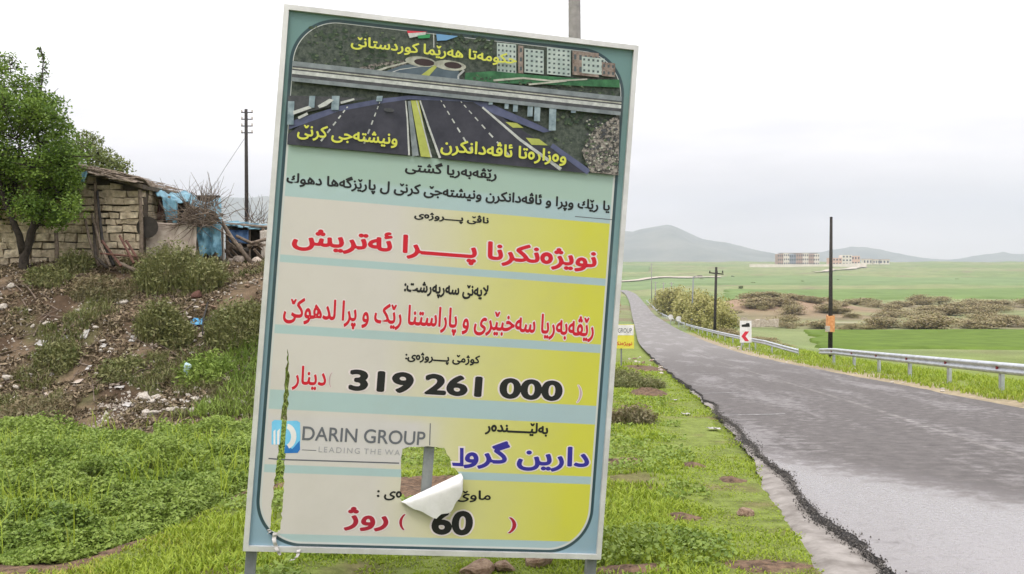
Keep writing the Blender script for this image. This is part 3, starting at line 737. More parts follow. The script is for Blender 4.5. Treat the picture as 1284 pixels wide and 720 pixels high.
def glyph(ch, off):
    k = (ch, off)
    if k not in GC and ch == '\ufee9':                                  # the round isolated letter: a ring
        a_ = np.linspace(0, 2 * np.pi, 25)[:-1]; v = []
        for q in a_: v += [(.205 + .175 * np.cos(q), .215 + .225 * np.sin(q)), (.205 + .095 * np.cos(q), .205 + .125 * np.sin(q))]
        GC[k] = (np.array(v), [(2 * i, (2 * i + 2) % 48, (2 * i + 3) % 48, 2 * i + 1) for i in range(24)], .42)
    if k not in GC:
        c = bpy.data.curves.new('glyph', 'FONT'); c.resolution_u = 6; c.offset = off; o = bpy.data.objects.new('glyph', c); COL.objects.link(o)
        def mesh(body):
            c.body = body; dg = bpy.context.evaluated_depsgraph_get(); dg.update()
            m = bpy.data.meshes.new_from_object(o.evaluated_get(dg)); v = np.array([x.co[:2] for x in m.vertices]).reshape(-1, 2); f = [tuple(p.vertices) for p in m.polygons]
            bpy.data.meshes.remove(m); return v, f
        v, f = mesh(ch)
        adv = (mesh(ch + ch)[0][:, 0].max() - v[:, 0].max()) if len(v) else .28
        if ch == 'ـ' and len(v): adv = .29
        GC[k] = (v, f, adv); bpy.data.objects.remove(o); bpy.data.curves.remove(c)
    return GC[k]
RING = [(math.cos(a), math.sin(a)) for a in [k_ * math.pi / 4 for k_ in range(8)]]
def line_mesh(s, off, rtl=True, track=0.0):
    V, Fc, x, i = [], [], 0.0, 0
    bold, off = off, 0.0
    for ch, mark in (shape(s) if rtl else [(c, 0) for c in s]):
        if ch == ' ': x += .26; continue
        v, f, adv = glyph(ch, off)
        def put(v, f, dx, dy, k=1.0):
            nonlocal i
            z = (i % 3) * .00003; i += 1
            for n_, (ox, oy) in enumerate([(0, 0)] + (RING if bold > .004 else [])):
                o = len(V)
                V.extend([(a * k + dx + ox * bold, b_ * k + dy + oy * bold, z + n_ * .000012) for a, b_ in v]); Fc.extend([[o + q for q in g] for g in f])
        put(v, f, x, 0)
        if mark:
            cv, cf, _ = glyph('\u02c7', off)
            short = v[:, 0].max() < .45
            put(cv, cf, x + v[:, 0].mean() - .17 + (0 if short else .08), .02 if short else -.02)
        x += adv + track
    return np.array(V), Fc
m_txt = {'black': M['black'], 'red': mat('red_print', (.46, .008, .022), None, rough=.5), 'maroon': mat('dark_red_print', (.30, .012, .03), None, rough=.5), 'yellow': mat('yellow_print', (.50, .51, .07), None, rough=.5),
         'blue': mat('navy_print', (.028, .022, .22), None, rough=.5), 'grey': mat('grey_print', (.11, .115, .13), None, rough=.5), 'pale': mat('pale_grey_print', (.30, .30, .31), None, rough=.5), 'halo': mat('white_halo_print', (.60, .53, .53), None, rough=.5),
         'palepink': mat('pale_pink_print', (.42, .30, .30), None, rough=.5)}
def letters(s, l, r, top, bot, colour, off=.02, halo=None, conv=None, rtl=True, depth=None, track=0.0, what='lettering', label=None):
    cv = conv or S
    u0, u1, v1, v0 = cv(*l)[0], cv(*r)[0], cv(*top)[1], cv(*bot)[1]
    V, Fc = line_mesh(s, off, rtl, track)
    mn, mx = V[:, :2].min(0), V[:, :2].max(0)
    kx, ky = (u1 - u0) / (mx[0] - mn[0]), (v1 - v0) / (mx[1] - mn[1])
    y0 = PICY if depth is None else depth
    mb = MB()
    mb.add([(u0 + (a - mn[0]) * kx, y0 - .0009 - z, v0 + (b_ - mn[1]) * ky) for a, b_, z in V], Fc)
    if halo:
        mb.mat(1); V2, F2 = line_mesh(s, halo, rtl, track)
        mb.add([(u0 + (a - mn[0]) * kx, y0 - .0001 - z, v0 + (b_ - mn[1]) * ky) for a, b_, z in V2], F2)
    o = mb.build(what, [m_txt[colour], m_txt['halo']], sheet)
    return o
def B(zx, zy): return S(zx / 2.732 + 330, zy / 2.732 + 180)
def C(zx, zy): return S(zx / 2.4 + 290, zy / 2.4 + 420)
D0 = -.0006
letters('حکومەتا هەرێما کوردستانێ', (273, 160), (838, 215), (395, 140), (300, 176), 'yellow', .024, conv=A)
letters('وەزارەتا ئاڤەدانکرن', (578, 515), (1007, 550), (800, 492), (590, 534), 'yellow', .024, conv=A)
letters('ونیشتەجی کرنێ', (90, 465), (432, 490), (205, 436), (410, 510), 'yellow', .024, conv=A)
letters('رێڤەبەریا گشتی', (485, 95), (800, 115), (600, 66), (780, 131), 'black', .032, conv=B, depth=D0)
letters('یا رێك وپرا و ئاڤەدانکرن ونیشتەجێ کرنێ ل پارێزگەها دهوك', (80, 120), (1188, 215), (110, 96), (1170, 243), 'black', .032, conv=B, depth=D0)
letters('ناڤێ پــــروژەی', (517, 250), (773, 268), (560, 231), (655, 274), 'black', .036, conv=B, depth=D0)
letters('نویژەنکرنا پـــــرا ئەتریش', (98, 345), (1143, 400), (178, 284), (640, 412), 'red', .034, .085, conv=B, depth=D0)
letters('لایەنێ سەرپەرشت:', (483, 490), (773, 505), (530, 468), (590, 530), 'black', .036, conv=B, depth=D0)
letters('رێڤەبەریا سەخبێری و پاراستنا رێک و پرا لدهوکێ', (68, 590), (1133, 640), (130, 526), (350, 640), 'red', .026, .08, conv=B, depth=D0)
letters('کوژمێ پــــروژەی:', (523, 72), (748, 80), (600, 53), (655, 91), 'black', .036, conv=C, depth=D0)
letters('319 261 000', (354, 135), (997, 170), (395, 105), (960, 199), 'black', .040, .085, conv=C, rtl=False, depth=D0)
letters('دینار', (183, 140), (286, 130), (205, 92), (270, 170), 'red', .022, .07, conv=C, depth=D0)
letters('(', (293, 135), (303, 135), (300, 112), (300, 158), 'palepink', .0, .03, conv=C, rtl=False, depth=D0)
letters(')', (1041, 175), (1055, 175), (1048, 152), (1048, 204), 'palepink', .0, .04, conv=C, rtl=False, depth=D0)
letters('DARIN GROUP', (214, 300), (584, 310), (232, 275), (560, 332), 'grey', .012, conv=C, rtl=False, depth=D0)
letters('LEADING THE WA', (263, 345), (508, 352), (270, 336), (490, 362), 'pale', -.008, conv=C, rtl=False, depth=D0, track=.14)
letters('بەلێـــــندەر', (763, 290), (953, 298), (860, 262), (945, 308), 'black', .036, conv=C, depth=D0)
letters('دارین گرو', (700, 375), (1077, 385), (795, 318), (890, 409), 'blue', .030, .075, conv=C, depth=D0)
letters('ماوێ', (677, 490), (781, 492), (750, 468), (695, 503), 'black', .025, conv=C, depth=D0)
letters('ەی :', (438, 485), (513, 485), (470, 468), (470, 498), 'black', .025, conv=C, depth=D0)
letters('60', (603, 565), (727, 570), (690, 529), (640, 602), 'black', .040, .085, conv=C, rtl=False, depth=D0)
letters('روژ', (338, 580), (473, 560), (370, 517), (410, 591), 'maroon', .03, .075, conv=C, depth=D0)
letters('(', (505, 565), (523, 565), (515, 539), (515, 587), 'maroon', .02, .06, conv=C, rtl=False, depth=D0)
letters(')', (834, 572), (858, 572), (845, 549), (845, 597), 'maroon', .02, .06, conv=C, rtl=False, depth=D0)
# what is left of the last letter at the edge of the hole
lp = MB(); lp.add([(u, D0 - .001, v) for u, v in (C(664, 384), C(688, 385), C(688, 340), C(699, 340), C(699, 396), C(666, 394))], [(0, 1, 2, 3, 4, 5)])
lp.mat(1); lp.add([(u, D0 - .0003, v) for u, v in (C(660, 379), C(683, 380), C(683, 335), C(704, 335), C(704, 401), C(662, 399))], [(0, 1, 2, 3, 4, 5)])
lp.build('lettering', [m_txt['blue'], m_txt['halo']], sheet)
# thin printed rules
rl = MB()
def rule(p, q_, th):
    (a, b_), (c, d_) = p, q_
    if abs(c - a) > abs(d_ - b_): vs = [(a, D0, b_ - th / 2), (c, D0, d_ - th / 2), (c, D0, d_ + th / 2), (a, D0, b_ + th / 2)]
    else: vs = [(a - th / 2, D0, b_), (c - th / 2, D0, d_), (c + th / 2, D0, d_), (a + th / 2, D0, b_)]
    rl.add(vs, [(0, 1, 2, 3)])
rule(C(150, 375), C(505, 386), .008); rule(C(112, 372), C(140, 374), .008); rule(C(599, 266), C(597, 333), .006); rule(B(1068, 250), B(1195, 261), .005); rule(C(213, 346), C(256, 348), .004)
rl.build('printed_rule', m_txt['grey'], sheet)
# the contractor's square emblem: blue rounded tile with white arch strokes
m_lt = mat('emblem_light_blue', (.12, .42, .66), (.20, .52, .74), 3, .45); m_dk = mat('emblem_blue', (.02, .12, .38), (.03, .20, .50), 3, .45)
lg = MB()
def lpoly(pts, k, mi):
    lg.mat(mi); pts = [C(*p) for p in pts]
    a = sum(pts[i - 1][0] * pts[i][1] - pts[i][0] * pts[i - 1][1] for i in range(len(pts)))
    if a < 0: pts = pts[::-1]
    lg.add([(u, D0 - .0003 * k, v) for u, v in pts], [tuple(range(len(pts)))])
lpoly([(167, 259), (198, 258), (207, 264), (208, 305), (207, 345), (200, 355), (160, 356), (163, 310)], 0, 0)
lpoly([(122, 262), (130, 256), (152, 257), (150, 290), (146, 330), (121, 330)], 0, 0)
lpoly([(172, 356), (206, 318), (207, 345), (200, 355)], 1, 1)
lpoly([(160, 356), (163, 330), (186, 345), (172, 356)], 1, 1)
arc = [(166 + 30 * math.cos(a), 305 + 38 * math.sin(a)) for a in np.linspace(-1.45, 1.3, 12)]
arc2 = [(160 + 20 * math.cos(a), 306 + 26 * math.sin(a)) for a in np.linspace(1.2, -1.2, 12)]
lpoly(arc + arc2, 2, 2)
lpoly([(127, 330), (127, 290), (133, 284), (133, 330)], 2, 2); lpoly([(138, 330), (138, 290), (146, 282), (144, 330)], 2, 2)
lg.build('logo', [m_lt, m_dk, M['white']], sheet)

# peeled flap curling forward over the lower edge of the hole
fa, fb = Vector((S(503, 629)[0], 0, S(503, 629)[1])), Vector((S(578, 593)[0], 0, S(578, 593)[1]))
ax = fb - fa; dn = Vector((ax.z, 0, -ax.x)).normalized()
Pm = np.zeros((22, 16, 3))
for i, s in enumerate(np.linspace(0, 1, 22)):
    ln = np.interp(s, [0, .15, .38, .55, .69, .82, .92, 1], [.004, .085, .162, .170, .166, .150, .122, .085]) + .006 * math.sin(s * 23)
    for k_, q_ in enumerate(np.linspace(0, 1, 16)):
        th = q_ * 1.0
        rad_ = .012 + .028 * s
        # roll over the fold, then hang down
        a = min(q_ * ln / rad_, math.pi * .78); rest = max(0., q_ * ln - rad_ * math.pi * .78)
        up_ = rad_ * math.sin(a); fwd = rad_ * (1 - math.cos(a))
        p = fa + ax * s - dn * up_ * .6 + dn * (rest + max(0, q_ * ln * .45)) + Vector((0, -.004 - fwd * 1.3 - .02 * math.sin(q_ * 3) * s, 0))
        p += Vector((0, -.006 * math.sin(s * 9 + q_ * 2), 0)) * q_
        Pm[i, k_] = p
fl = grid('peeled_flap', Pm, M['white'], board)
# curled ribbon of torn vinyl below the lower left corner
def ribbon(pts, wd, name='torn_strip'):
    P_ = np.zeros((len(pts) * 6 - 5, 2, 3)); n = 0
    for i in range(len(pts) - 1):
        for s in np.linspace(0, 1, 6, endpoint=False):
            x, y, d = [pts[i][k_] + (pts[i + 1][k_] - pts[i][k_]) * s for k_ in range(3)]
            u, v = S(x, y); ww = wd * (1 - .5 * (i + s) / len(pts))
            P_[n, 0] = (u - ww / 2, -d, v); P_[n, 1] = (u + ww / 2, -d - .012 * math.sin(n), v + .006); n += 1
    u, v = S(*pts[-1][:2]); P_[n, 0] = (u - wd * .2, -pts[-1][2], v); P_[n, 1] = (u + wd * .2, -pts[-1][2], v + .004)
    return grid(name, P_[:n + 1], M['litter'], board)
ribbon([(345, 668, .01), (344, 675, .025), (347, 686, .035), (352, 694, .04)], .026)
ribbon([(375, 688, .03), (374, 694, .05), (369, 699, .06), (364, 699, .06)], .022)
ribbon([(337, 664, .006), (339, 667, .01), (336, 669, .015)], .018)

# ================================================================== POLES AND SIGNS
def pole_thing(name, label, base, topz, r0, r1, m, lean=(0, 0)):
    o = empty(name, base, label, 'utility pole' if 'utility' in name else 'lamp post')
    h = topz - base.z
    MB().tube([(0, 0, -.3), (lean[0] * .5, lean[1] * .5, h * .5), (lean[0], lean[1], h)], r0, r1, 10).build('shaft', m, o, smooth=True)
    return o, h
# pole rising behind the billboard
b0 = on(.66, 9.2); o, h = pole_thing('utility_pole', 'grey pole rising straight behind the top right of the billboard', b0, 6.5, .075, .05, M['greypole'], (-.06, 0))
MB().box((-.06, 0, h + .02), (.12, .12, .04)).build('cap', M['steel'], o)
MB().tube([(-.9, 0, h - .35), (.8, 0, h - .30)], .03, .03, 8).build('crossarm', M['steel'], o)
# left pole beyond the shack
p0 = on(-14.45, 50); tp = px(309, 137, 50)
o, h = pole_thing('utility_pole', 'dark utility pole with four rows of insulators beyond the shack', p0, tp.z, .12, .085, M['darkwood'], (-.05, 0))
for k_ in range(4):
    z = h - .18 - k_ * .37; ca = MB().box((0, 0, z), (.62, .05, .05)).build('crossarm', M['darkwood'], o)
    for s in (-1, 1): MB().tube([(s * .28, 0, z + .02), (s * .28, 0, z + .14)], .045, .03, 8).build('insulator', M['rock'], ca)
MB().tube([(0, 0, h - 1.4), (-1.2, 0, h - 3.2), (-2.4, 0, h - 5.2), (-3.4, 0, -.2)], .012, .012, 4).build('guy_wire', M['steel'], o)
# bare pole with the orange wrap by the guardrail
p0 = on((1041 - CX) / F * 56, 56); o, h = pole_thing('utility_pole', 'tall bare black pole with orange reflective wrap behind the guardrail gap', p0, px(1042, 272, 56).z, .15, .085, M['darkwood'], (.06, 0))
wz = px(1042, 406, 56).z - p0.z
wr = MB(); wr.box((.02, 0, wz), (.42, .40, .98), jit=.03); wr.build('reflective_wrap', M['orange'], o)
MB().box((-.2, -.12, wz - .3), (.22, .22, .34)).build('wrap_patch', M['rock'], o)
# pole with crossarm
p0 = on((896 - CX) / F * 108, 108); o, h = pole_thing('utility_pole', 'dark wooden utility pole with short crossarm among the willows', p0, px(898, 335, 108).z, .19, .14, M['darkwood'], (.2, 0))
ca = MB().box((.2, 0, h - .75), (1.7, .14, .14), Matrix.Rotation(.1, 3, 'Y')).build('crossarm', M['darkwood'], o)
for s in (-.75, .1, .75): MB().tube([(.2 + s, 0, h - .7), (.2 + s, 0, h - .42)], .09, .06, 8).build('insulator', M['darkwood'], ca)
# street lamp beyond it
p0 = on((867 - CX) / F * 141, 141); o, h = pole_thing('street_lamp', 'slim street lamp leaning over the guardrail beside the willows', p0, px(870, 347, 141).z, .14, .10, M['steel'], (.3, 0))
ar = MB().tube([(.3, 0, h - .1), (.5, -.2, h + .05), (1.0, -.6, h + .12)], .06, .05, 8).build('arm', M['steel'], o)
MB().box((1.15, -.7, h + .12), (.7, .4, .22)).build('lamp_head', M['concrete'], o)
# remote poles along the far road
for (x, yt, Y, lab) in ((817, 330, 420, 'remote dark pole standing by the far road bend'), (822, 353, 300, 'short remote pole behind the tallest willow crown'), (832, 354, 285, 'remote pole just right of the shortest remote pole'), (842, 354, 270, 'rightmost of three remote poles above the willows')):
    p0 = on((x - CX) / F * Y, Y); o, h = pole_thing('utility_pole', lab, p0, px(x, yt, Y).z, .22, .15, M['greypole'])
    MB().box((0, 0, h - .4), (1.5, .12, .12)).build('crossarm', M['greypole'], o)
    o['group'] = 'poles along the far road'

# chevron bend sign
p0 = on((935 - CX) / F * 68, 68); cz = px(935, 416, 68).z - p0.z
o = empty('chevron_sign', p0, 'white bend sign with a red chevron and black pictogram above the guardrail', 'road sign')
MB().box((0, 0, cz), (.86, .03, 1.62)).build('panel', M['white'], o)
ch = MB(); ch.prism([(.25, cz + .02), (-.05, cz + .02), (-.32, cz - .34), (-.05, cz - .70), (.25, cz - .70), (-.02, cz - .34)], -.026, -.018); ch.build('chevron', M['redpaint'], o)
tk = MB(); tk.prism([(-.3, cz + .36), (.3, cz + .36), (.3, cz + .50), (.26, cz + .64), (.05, cz + .64), (.0, cz + .56), (-.3, cz + .52)], -.026, -.018); tk.build('pictogram', M['black'], o)
for s in (-.3, .3): MB().box((s, .05, cz / 2 - .2), (.07, .06, cz + .8)).build('post', M['galv'], o)
# two small round white delineators
for x, lab in ((841, 'small round white delineator farther along the guardrail'), (851, 'small round white delineator nearer the street lamp')):
    Y = 150 if x == 851 else 165
    p0 = on((x - CX) / F * Y, Y); o = empty('delineator', p0, lab, 'road marker', 'round white delineators')
    MB().tube([(0, 0, -.2), (0, 0, 1.1)], .06, .06, 6).build('post', M['galv'], o)
    MB().tube([(0, -.08, 1.35), (0, -.03, 1.35)], .45, .45, 14).build('disc', M['white'], o)

# small project sign behind the billboard
Y = 40.0; p0 = on((779 - CX) / F * Y, Y); o = empty('small_sign', p0, 'small yellow and white sign half hidden behind the billboard', 'sign')
zt, zb, zm = px(0, 407, Y).z - p0.z, px(0, 437, Y).z - p0.z, px(0, 421, Y).z - p0.z
xr = px(795, 0, Y).x - p0.x; xl = xr - 1.35
MB().box(((xl + xr) / 2, 0, (zt + zb) / 2), (xr - xl, .04, zt - zb)).build('panel', mat('sign_yellow', (.62, .56, .05), (.68, .62, .10), 3, .5), o)
MB().box(((xl + xr) / 2, -.024, (zt + zm) / 2), (xr - xl - .04, .006, zt - zm - .04)).build('white_panel', M['white'], o)
for k_ in (xl + .1, xr - .55): MB().box((k_, .045, zt / 2 - .25), (.06, .05, zt + .45)).build('post', M['steel'], o)
def flat_text(s, x0, x1, z0, z1, m, y, parent, rtl=True, off=.02):
    V, Fc = line_mesh(s, off, rtl); mn, mx = V[:, :2].min(0), V[:, :2].max(0)
    mb = MB(); mb.add([(x0 + (a - mn[0]) / (mx[0] - mn[0]) * (x1 - x0), y - z, z0 + (b_ - mn[1]) / (mx[1] - mn[1]) * (z1 - z0)) for a, b_, z in V], Fc)
    return mb.build('lettering', m, parent)
flat_text('DARIN GROUP', xl + .05, xr - .10, zm + .13, zt - .16, m_txt['grey'], -.03, o, False, .01)
flat_text('نویژەنکرنا پرا', xl + .05, xr - .08, zb + .08, zm - .25, m_txt['red'], -.024, o)

# ---- guardrails
prof_w = [(0, -.155), (.02, -.15), (.075, -.105), (.08, -.06), (.015, -.02), (.015, .02), (.08, .06), (.075, .105), (.02, .15), (0, .155)]
def guardrail(label, Ys, doff, hgt, post_step, reflect):
    Y0 = Ys[0]; o = empty('guardrail', on(float(roadx(Y0)) + doff(Y0), Y0), label, 'guardrail', None)
    base = o.location
    P_ = np.zeros((len(Ys), len(prof_w), 3))
    def pt(y): return Vector((float(roadx(y)) + doff(y), y, float(roadz(y)) - .05 + hgt(y)))
    for i, y in enumerate(Ys):
        c = pt(y); t_ = (pt(y + .5) - pt(y - .5)).normalized(); nrm = Vector((-t_.y, t_.x, 0)).normalized()
        for k_, (d_, z_) in enumerate(prof_w): P_[i, k_] = c + nrm * d_ + Vector((0, 0, z_)) - base
    # closed, thin section
    back = P_[:, ::-1].copy(); back[:, :, 0] += .006
    grid('rail', np.concatenate([P_, back], 1), M['galv'], o, closed=True)
    y = Ys[0] + .6; k_ = 0
    while y < Ys[-1]:
        c = pt(y) - base; g = float(H(c.x + base.x + .12, y)) - base.z
        if c.z - g > .15:
            MB().box((c.x + .10, c.y, (c.z + .14 + g - .3) / 2), (.09, .14, c.z + .14 - g + .3)).build('post', M['galv'], o)
        if reflect and k_ % 1 == 0:
            MB().box((c.x - .035, c.y - .03, c.z), (.04, .10, .10)).build('reflector', m_refl, o)
        y += post_step; k_ += 1
    return o
m_refl = mat('red_reflector', (.20, .015, .02), None, rough=.3)
guardrail('straight grey steel guardrail with red reflectors along the near right verge', np.arange(12, 48.6, .5), lambda y: 4.95 + .012 * max(0, y - 24) ** 1.0 + .25 * max(0, (y - 46) / 2.5), lambda y: .66 - .1 * max(0, (y - 44) / 4), 4.0, True)
yy2 = np.concatenate([np.arange(56, 120, 1.0), np.arange(120, 420, 4.0)])
guardrail('long curving grey guardrail with bent down near end, running towards the willows', yy2, lambda y: 4.6 + .55 * max(0, 1 - (y - 64) / 60 if y > 64 else 1) + (.09 * (64 - y) if y < 64 else 0), lambda y: .68 - (.045 * (64 - y) if y < 64 else 0), 6.0, False)

# ================================================================== FAR BUILDINGS
def far_block(o, x0, x1, y0, y1, z0, z1, m, name, floors, bays, wm=None):
    MB().box(((x0 + x1) / 2, (y0 + y1) / 2, (z0 + z1) / 2), (x1 - x0, y1 - y0, z1 - z0)).build(name, m, o)
    for f_ in range(floors):
        for k_ in range(bays):
            cx = x0 + (k_ + .5) * (x1 - x0) / bays; cz_ = z0 + (f_ + .55) * (z1 - z0) / floors
            MB().box((cx, y0 - .1, cz_), ((x1 - x0) / bays * .5, .3, (z1 - z0) / floors * .45)).build('window', M['glass'], o)
Y = 1450.; b0 = on((1002 - CX) / F * Y, Y); zg = px(0, 331, Y).z - b0.z
o = empty('apartment_building', b0, 'long three storey block of white and terracotta bays on the far ridge', 'building')
m0 = px(975, 0, Y).x - b0.x
for i, (wd, mm_, top_) in enumerate(((9, 'terracotta', 318.6), (9, 'plaster', 317.8), (11, 'glass2', 318.8), (10, 'terracotta', 318.2), (10, 'plaster', 317.9), (8, 'terracotta', 318.6), (9, 'plaster', 318.4))):
    mt_ = M['plaster'] if mm_ == 'plaster' else M['terracotta'] if mm_ == 'terracotta' else mat('blue_grey_render', (.20, .22, .26), (.26, .28, .32), .2, .8)
    far_block(o, m0, m0 + wd, -2 * (i % 2), 14, zg - 3, px(0, top_, Y).z - b0.z, mt_, 'wing', 3, 3); m0 += wd + .02
MB().box((0, 6, px(0, 317.6, Y).z - b0.z), (60, 9, 1.2)).build('roof', M['concrete'], o)
b0 = on((1060 - CX) / F * 1500, 1500); o = empty('pink_building', b0, 'stepped pinkish house block right of the long terracotta block', 'building'); zg = px(0, 331, 1500).z - b0.z
far_block(o, -26, -6, 0, 14, zg - 3, px(0, 323.5, 1500).z - b0.z, M['pink'], 'wing', 2, 4); far_block(o, -5.9, 10, -2, 14, zg - 3, px(0, 320, 1500).z - b0.z, M['plaster'], 'wing', 3, 3); far_block(o, 10.1, 24, 0, 12, zg - 3, px(0, 321, 1500).z - b0.z, M['pink'], 'wing', 2, 3)
for x, w_, h_, lab in ((1088, 16, 6, 'small pale house beside the pink block on the ridge'), (1099, 13, 5, 'low cream house in the middle of the ridge row'), (1109, 18, 5, 'rightmost low house at the end of the ridge row')):
    b0 = on((x - CX) / F * 1620, 1620); o = empty('house', b0, lab, 'house'); zg = px(0, 329.5, 1620).z - b0.z
    far_block(o, -w_ / 2, w_ / 2, 0, 10, zg - 3, zg + h_, M['plaster'], 'wall', 1, 3)
    MB().prism([(-w_ / 2 - .6, zg + h_ + .05), (w_ / 2 + .6, zg + h_ + .05), (w_ / 2 + .6, zg + h_ + .8), (-w_ / 2 - .6, zg + h_ + .8)], -.6, 10.6).build('roof', M['pink'], o)
Y = 1400.; b0 = on((1000 - CX) / F * Y, Y); pw = MB()
for i in range(24):
    x0, x1 = 940 + i * 6.1, 940 + (i + 1) * 6.1; ya = 331.5 if x0 < 1030 else 331.5 - (x0 - 1030) * .03
    a, c = px(x0, 336, Y), px(x1, 330.4 + (.0 if i else 0), Y)
    pw.box(((a.x + c.x) / 2 - b0.x, 0, (a.z + px(0, ya, Y).z) / 2 - b0.z - 1), (c.x - a.x + (.3 if i % 4 else .0), .5 if i % 4 else .8, px(0, ya, Y).z - a.z + 2 + (.0 if i % 4 else .3)))
o = pw.build('perimeter_wall', M['plaster'], loc=b0); tag(o, 'long low cream wall running in front of the ridge buildings', 'wall')
# pale ruined wall in the valley
a, c = on((924 - CX) / F * 188, 188), on((976 - CX) / F * 188, 188); rw = MB()
for i in range(9):
    hh = random.uniform(.5, 1.15); x = (c.x - a.x) * (i + .5) / 9
    rw.box((x, random.uniform(-.1, .1), .6 + hh / 2 - .4), ((c.x - a.x) / 9 * .98, .7, hh + .8), jit=.08)
tag(rw.build('ruined_wall', M['sacking'], loc=a), 'broken pale low wall in the brown valley scrub', 'wall')

# ================================================================== VEGETATION
def rand_leaves(C_, size, up=.3, aspect=1.8, rng=RNG):
    """diamond leaves at centres C_ (n,3), sizes (n,)"""
    n = len(C_); d = rng.normal(size=(n, 3)); d[:, 2] *= .7; d /= np.linalg.norm(d, axis=1, keepdims=True)
    nr = rng.normal(size=(n, 3)); nr[:, 2] = np.abs(nr[:, 2]) + up; s_ = np.cross(d, nr); s_ /= np.linalg.norm(s_, axis=1, keepdims=True) + 1e-9
    L_ = size[:, None] * .5; W_ = L_ / aspect
    return np.stack([C_ - d * L_, C_ + s_ * W_ - d * L_ * .1, C_ + d * L_, C_ - s_ * W_ - d * L_ * .1], 1)
def blades(B_, h, wd, lean, rng=RNG, seg=2):
    """grass blades rooted at B_ (n,3): two quads each, bending over"""
    n = len(B_); a = rng.uniform(0, 2 * np.pi, n); dirv = np.stack([np.cos(a), np.sin(a), np.zeros(n)], 1)
    side = np.stack([-np.sin(a), np.cos(a), np.zeros(n)], 1)
    tw = rng.uniform(-.8, .8, n); side = side * np.cos(tw)[:, None] + dirv * np.sin(tw)[:, None]
    ln = (rng.uniform(.2, 1, n) * lean)[:, None]; h = h[:, None]; wd = wd[:, None]
    up = np.array([0, 0, 1.])
    m1 = B_ + up * h * .55 + dirv * ln * h * .30; t1 = B_ + up * h * (1 - .25 * ln) + dirv * ln * h * .95
    q1 = np.stack([B_ - side * wd * .5, B_ + side * wd * .5, m1 + side * wd * .42, m1 - side * wd * .42], 1)
    q2 = np.stack([m1 - side * wd * .42, m1 + side * wd * .42, t1 + side * wd * .06, t1 - side * wd * .06], 1)
    return np.stack([q1, q2], 1).reshape(-1, 3)
LM = {}
LM['lush'] = leafmat('lush_weed_leaves', [(0.096, 0.153, 0.031), (0.166, 0.242, 0.041), (0.248, 0.322, 0.066), (0.144, 0.214, 0.041)], .25, big=.9)
LM['grass'] = leafmat('verge_grass', [(0.120, 0.196, 0.018), (0.219, 0.309, 0.027), (0.309, 0.373, 0.039), (0.200, 0.281, 0.027), (0.401, 0.356, 0.070)], .3, big=.7)
LM['weed'] = leafmat('tall_weed', [(0.070, 0.096, 0.031), (0.132, 0.155, 0.049), (0.216, 0.207, 0.084), (0.108, 0.126, 0.043), (0.309, 0.251, 0.140)], .2, big=1.2)
LM['dry'] = leafmat('dry_grass', [(0.151, 0.119, 0.065), (0.259, 0.205, 0.119), (0.108, 0.108, 0.043), (0.324, 0.270, 0.173)], .2, big=1.0)
LM['tree'] = leafmat('fresh_tree_leaves', [(0.059, 0.109, 0.019), (0.108, 0.184, 0.029), (0.186, 0.268, 0.044), (0.088, 0.151, 0.024)], .3, big=1.1)
LM['olive'] = leafmat('olive_tree_leaves', [(0.076, 0.108, 0.028), (0.134, 0.174, 0.050), (0.204, 0.231, 0.079), (0.102, 0.141, 0.040)], .25, big=.8)
LM['willow'] = leafmat('willow_leaves', [(0.202, 0.202, 0.064), (0.312, 0.302, 0.100), (0.421, 0.385, 0.156), (0.238, 0.238, 0.073)], .25, big=.25)
LM['scrub'] = leafmat('brown_scrub_twigs', [(0.183, 0.140, 0.078), (0.294, 0.228, 0.122), (0.246, 0.228, 0.091), (0.392, 0.313, 0.174)], .1, big=.25)
LM['darkshrub'] = leafmat('dark_shrub_leaves', [(0.028, 0.045, 0.017), (0.056, 0.084, 0.028), (0.084, 0.112, 0.039)], .2, big=.8)

# --- the soil path edge that splits the lush weeds from the mown verge
pa, pb, pc = ground(60, 716), ground(200, 672), ground(318, 612)
def path_y(X): return np.interp(X, [pa.x - 3, pa.x, pb.x, pc.x, pc.x + 1.2], [pa.y - .7, pa.y, pb.y, pc.y, pc.y + 1.2])
# soil path
xs = np.linspace(pa.x - 2.5, pc.x + .5, 60); P_ = []
for s in np.linspace(-1, 1, 7):
    Yv = path_y(xs) + s * (.24 + .5 * fbm(xs * 1.6, xs * 0 + s, 91, 3)) - .06
    P_.append(np.stack([xs, Yv, H(xs, Yv) + .03 * (1 - s * s) - .012 + .02 * fbm(xs * 6, Yv * 6, 92, 3)], -1))
tag(grid('dirt_path', np.stack(P_, 0), M['soil']), kind='structure')

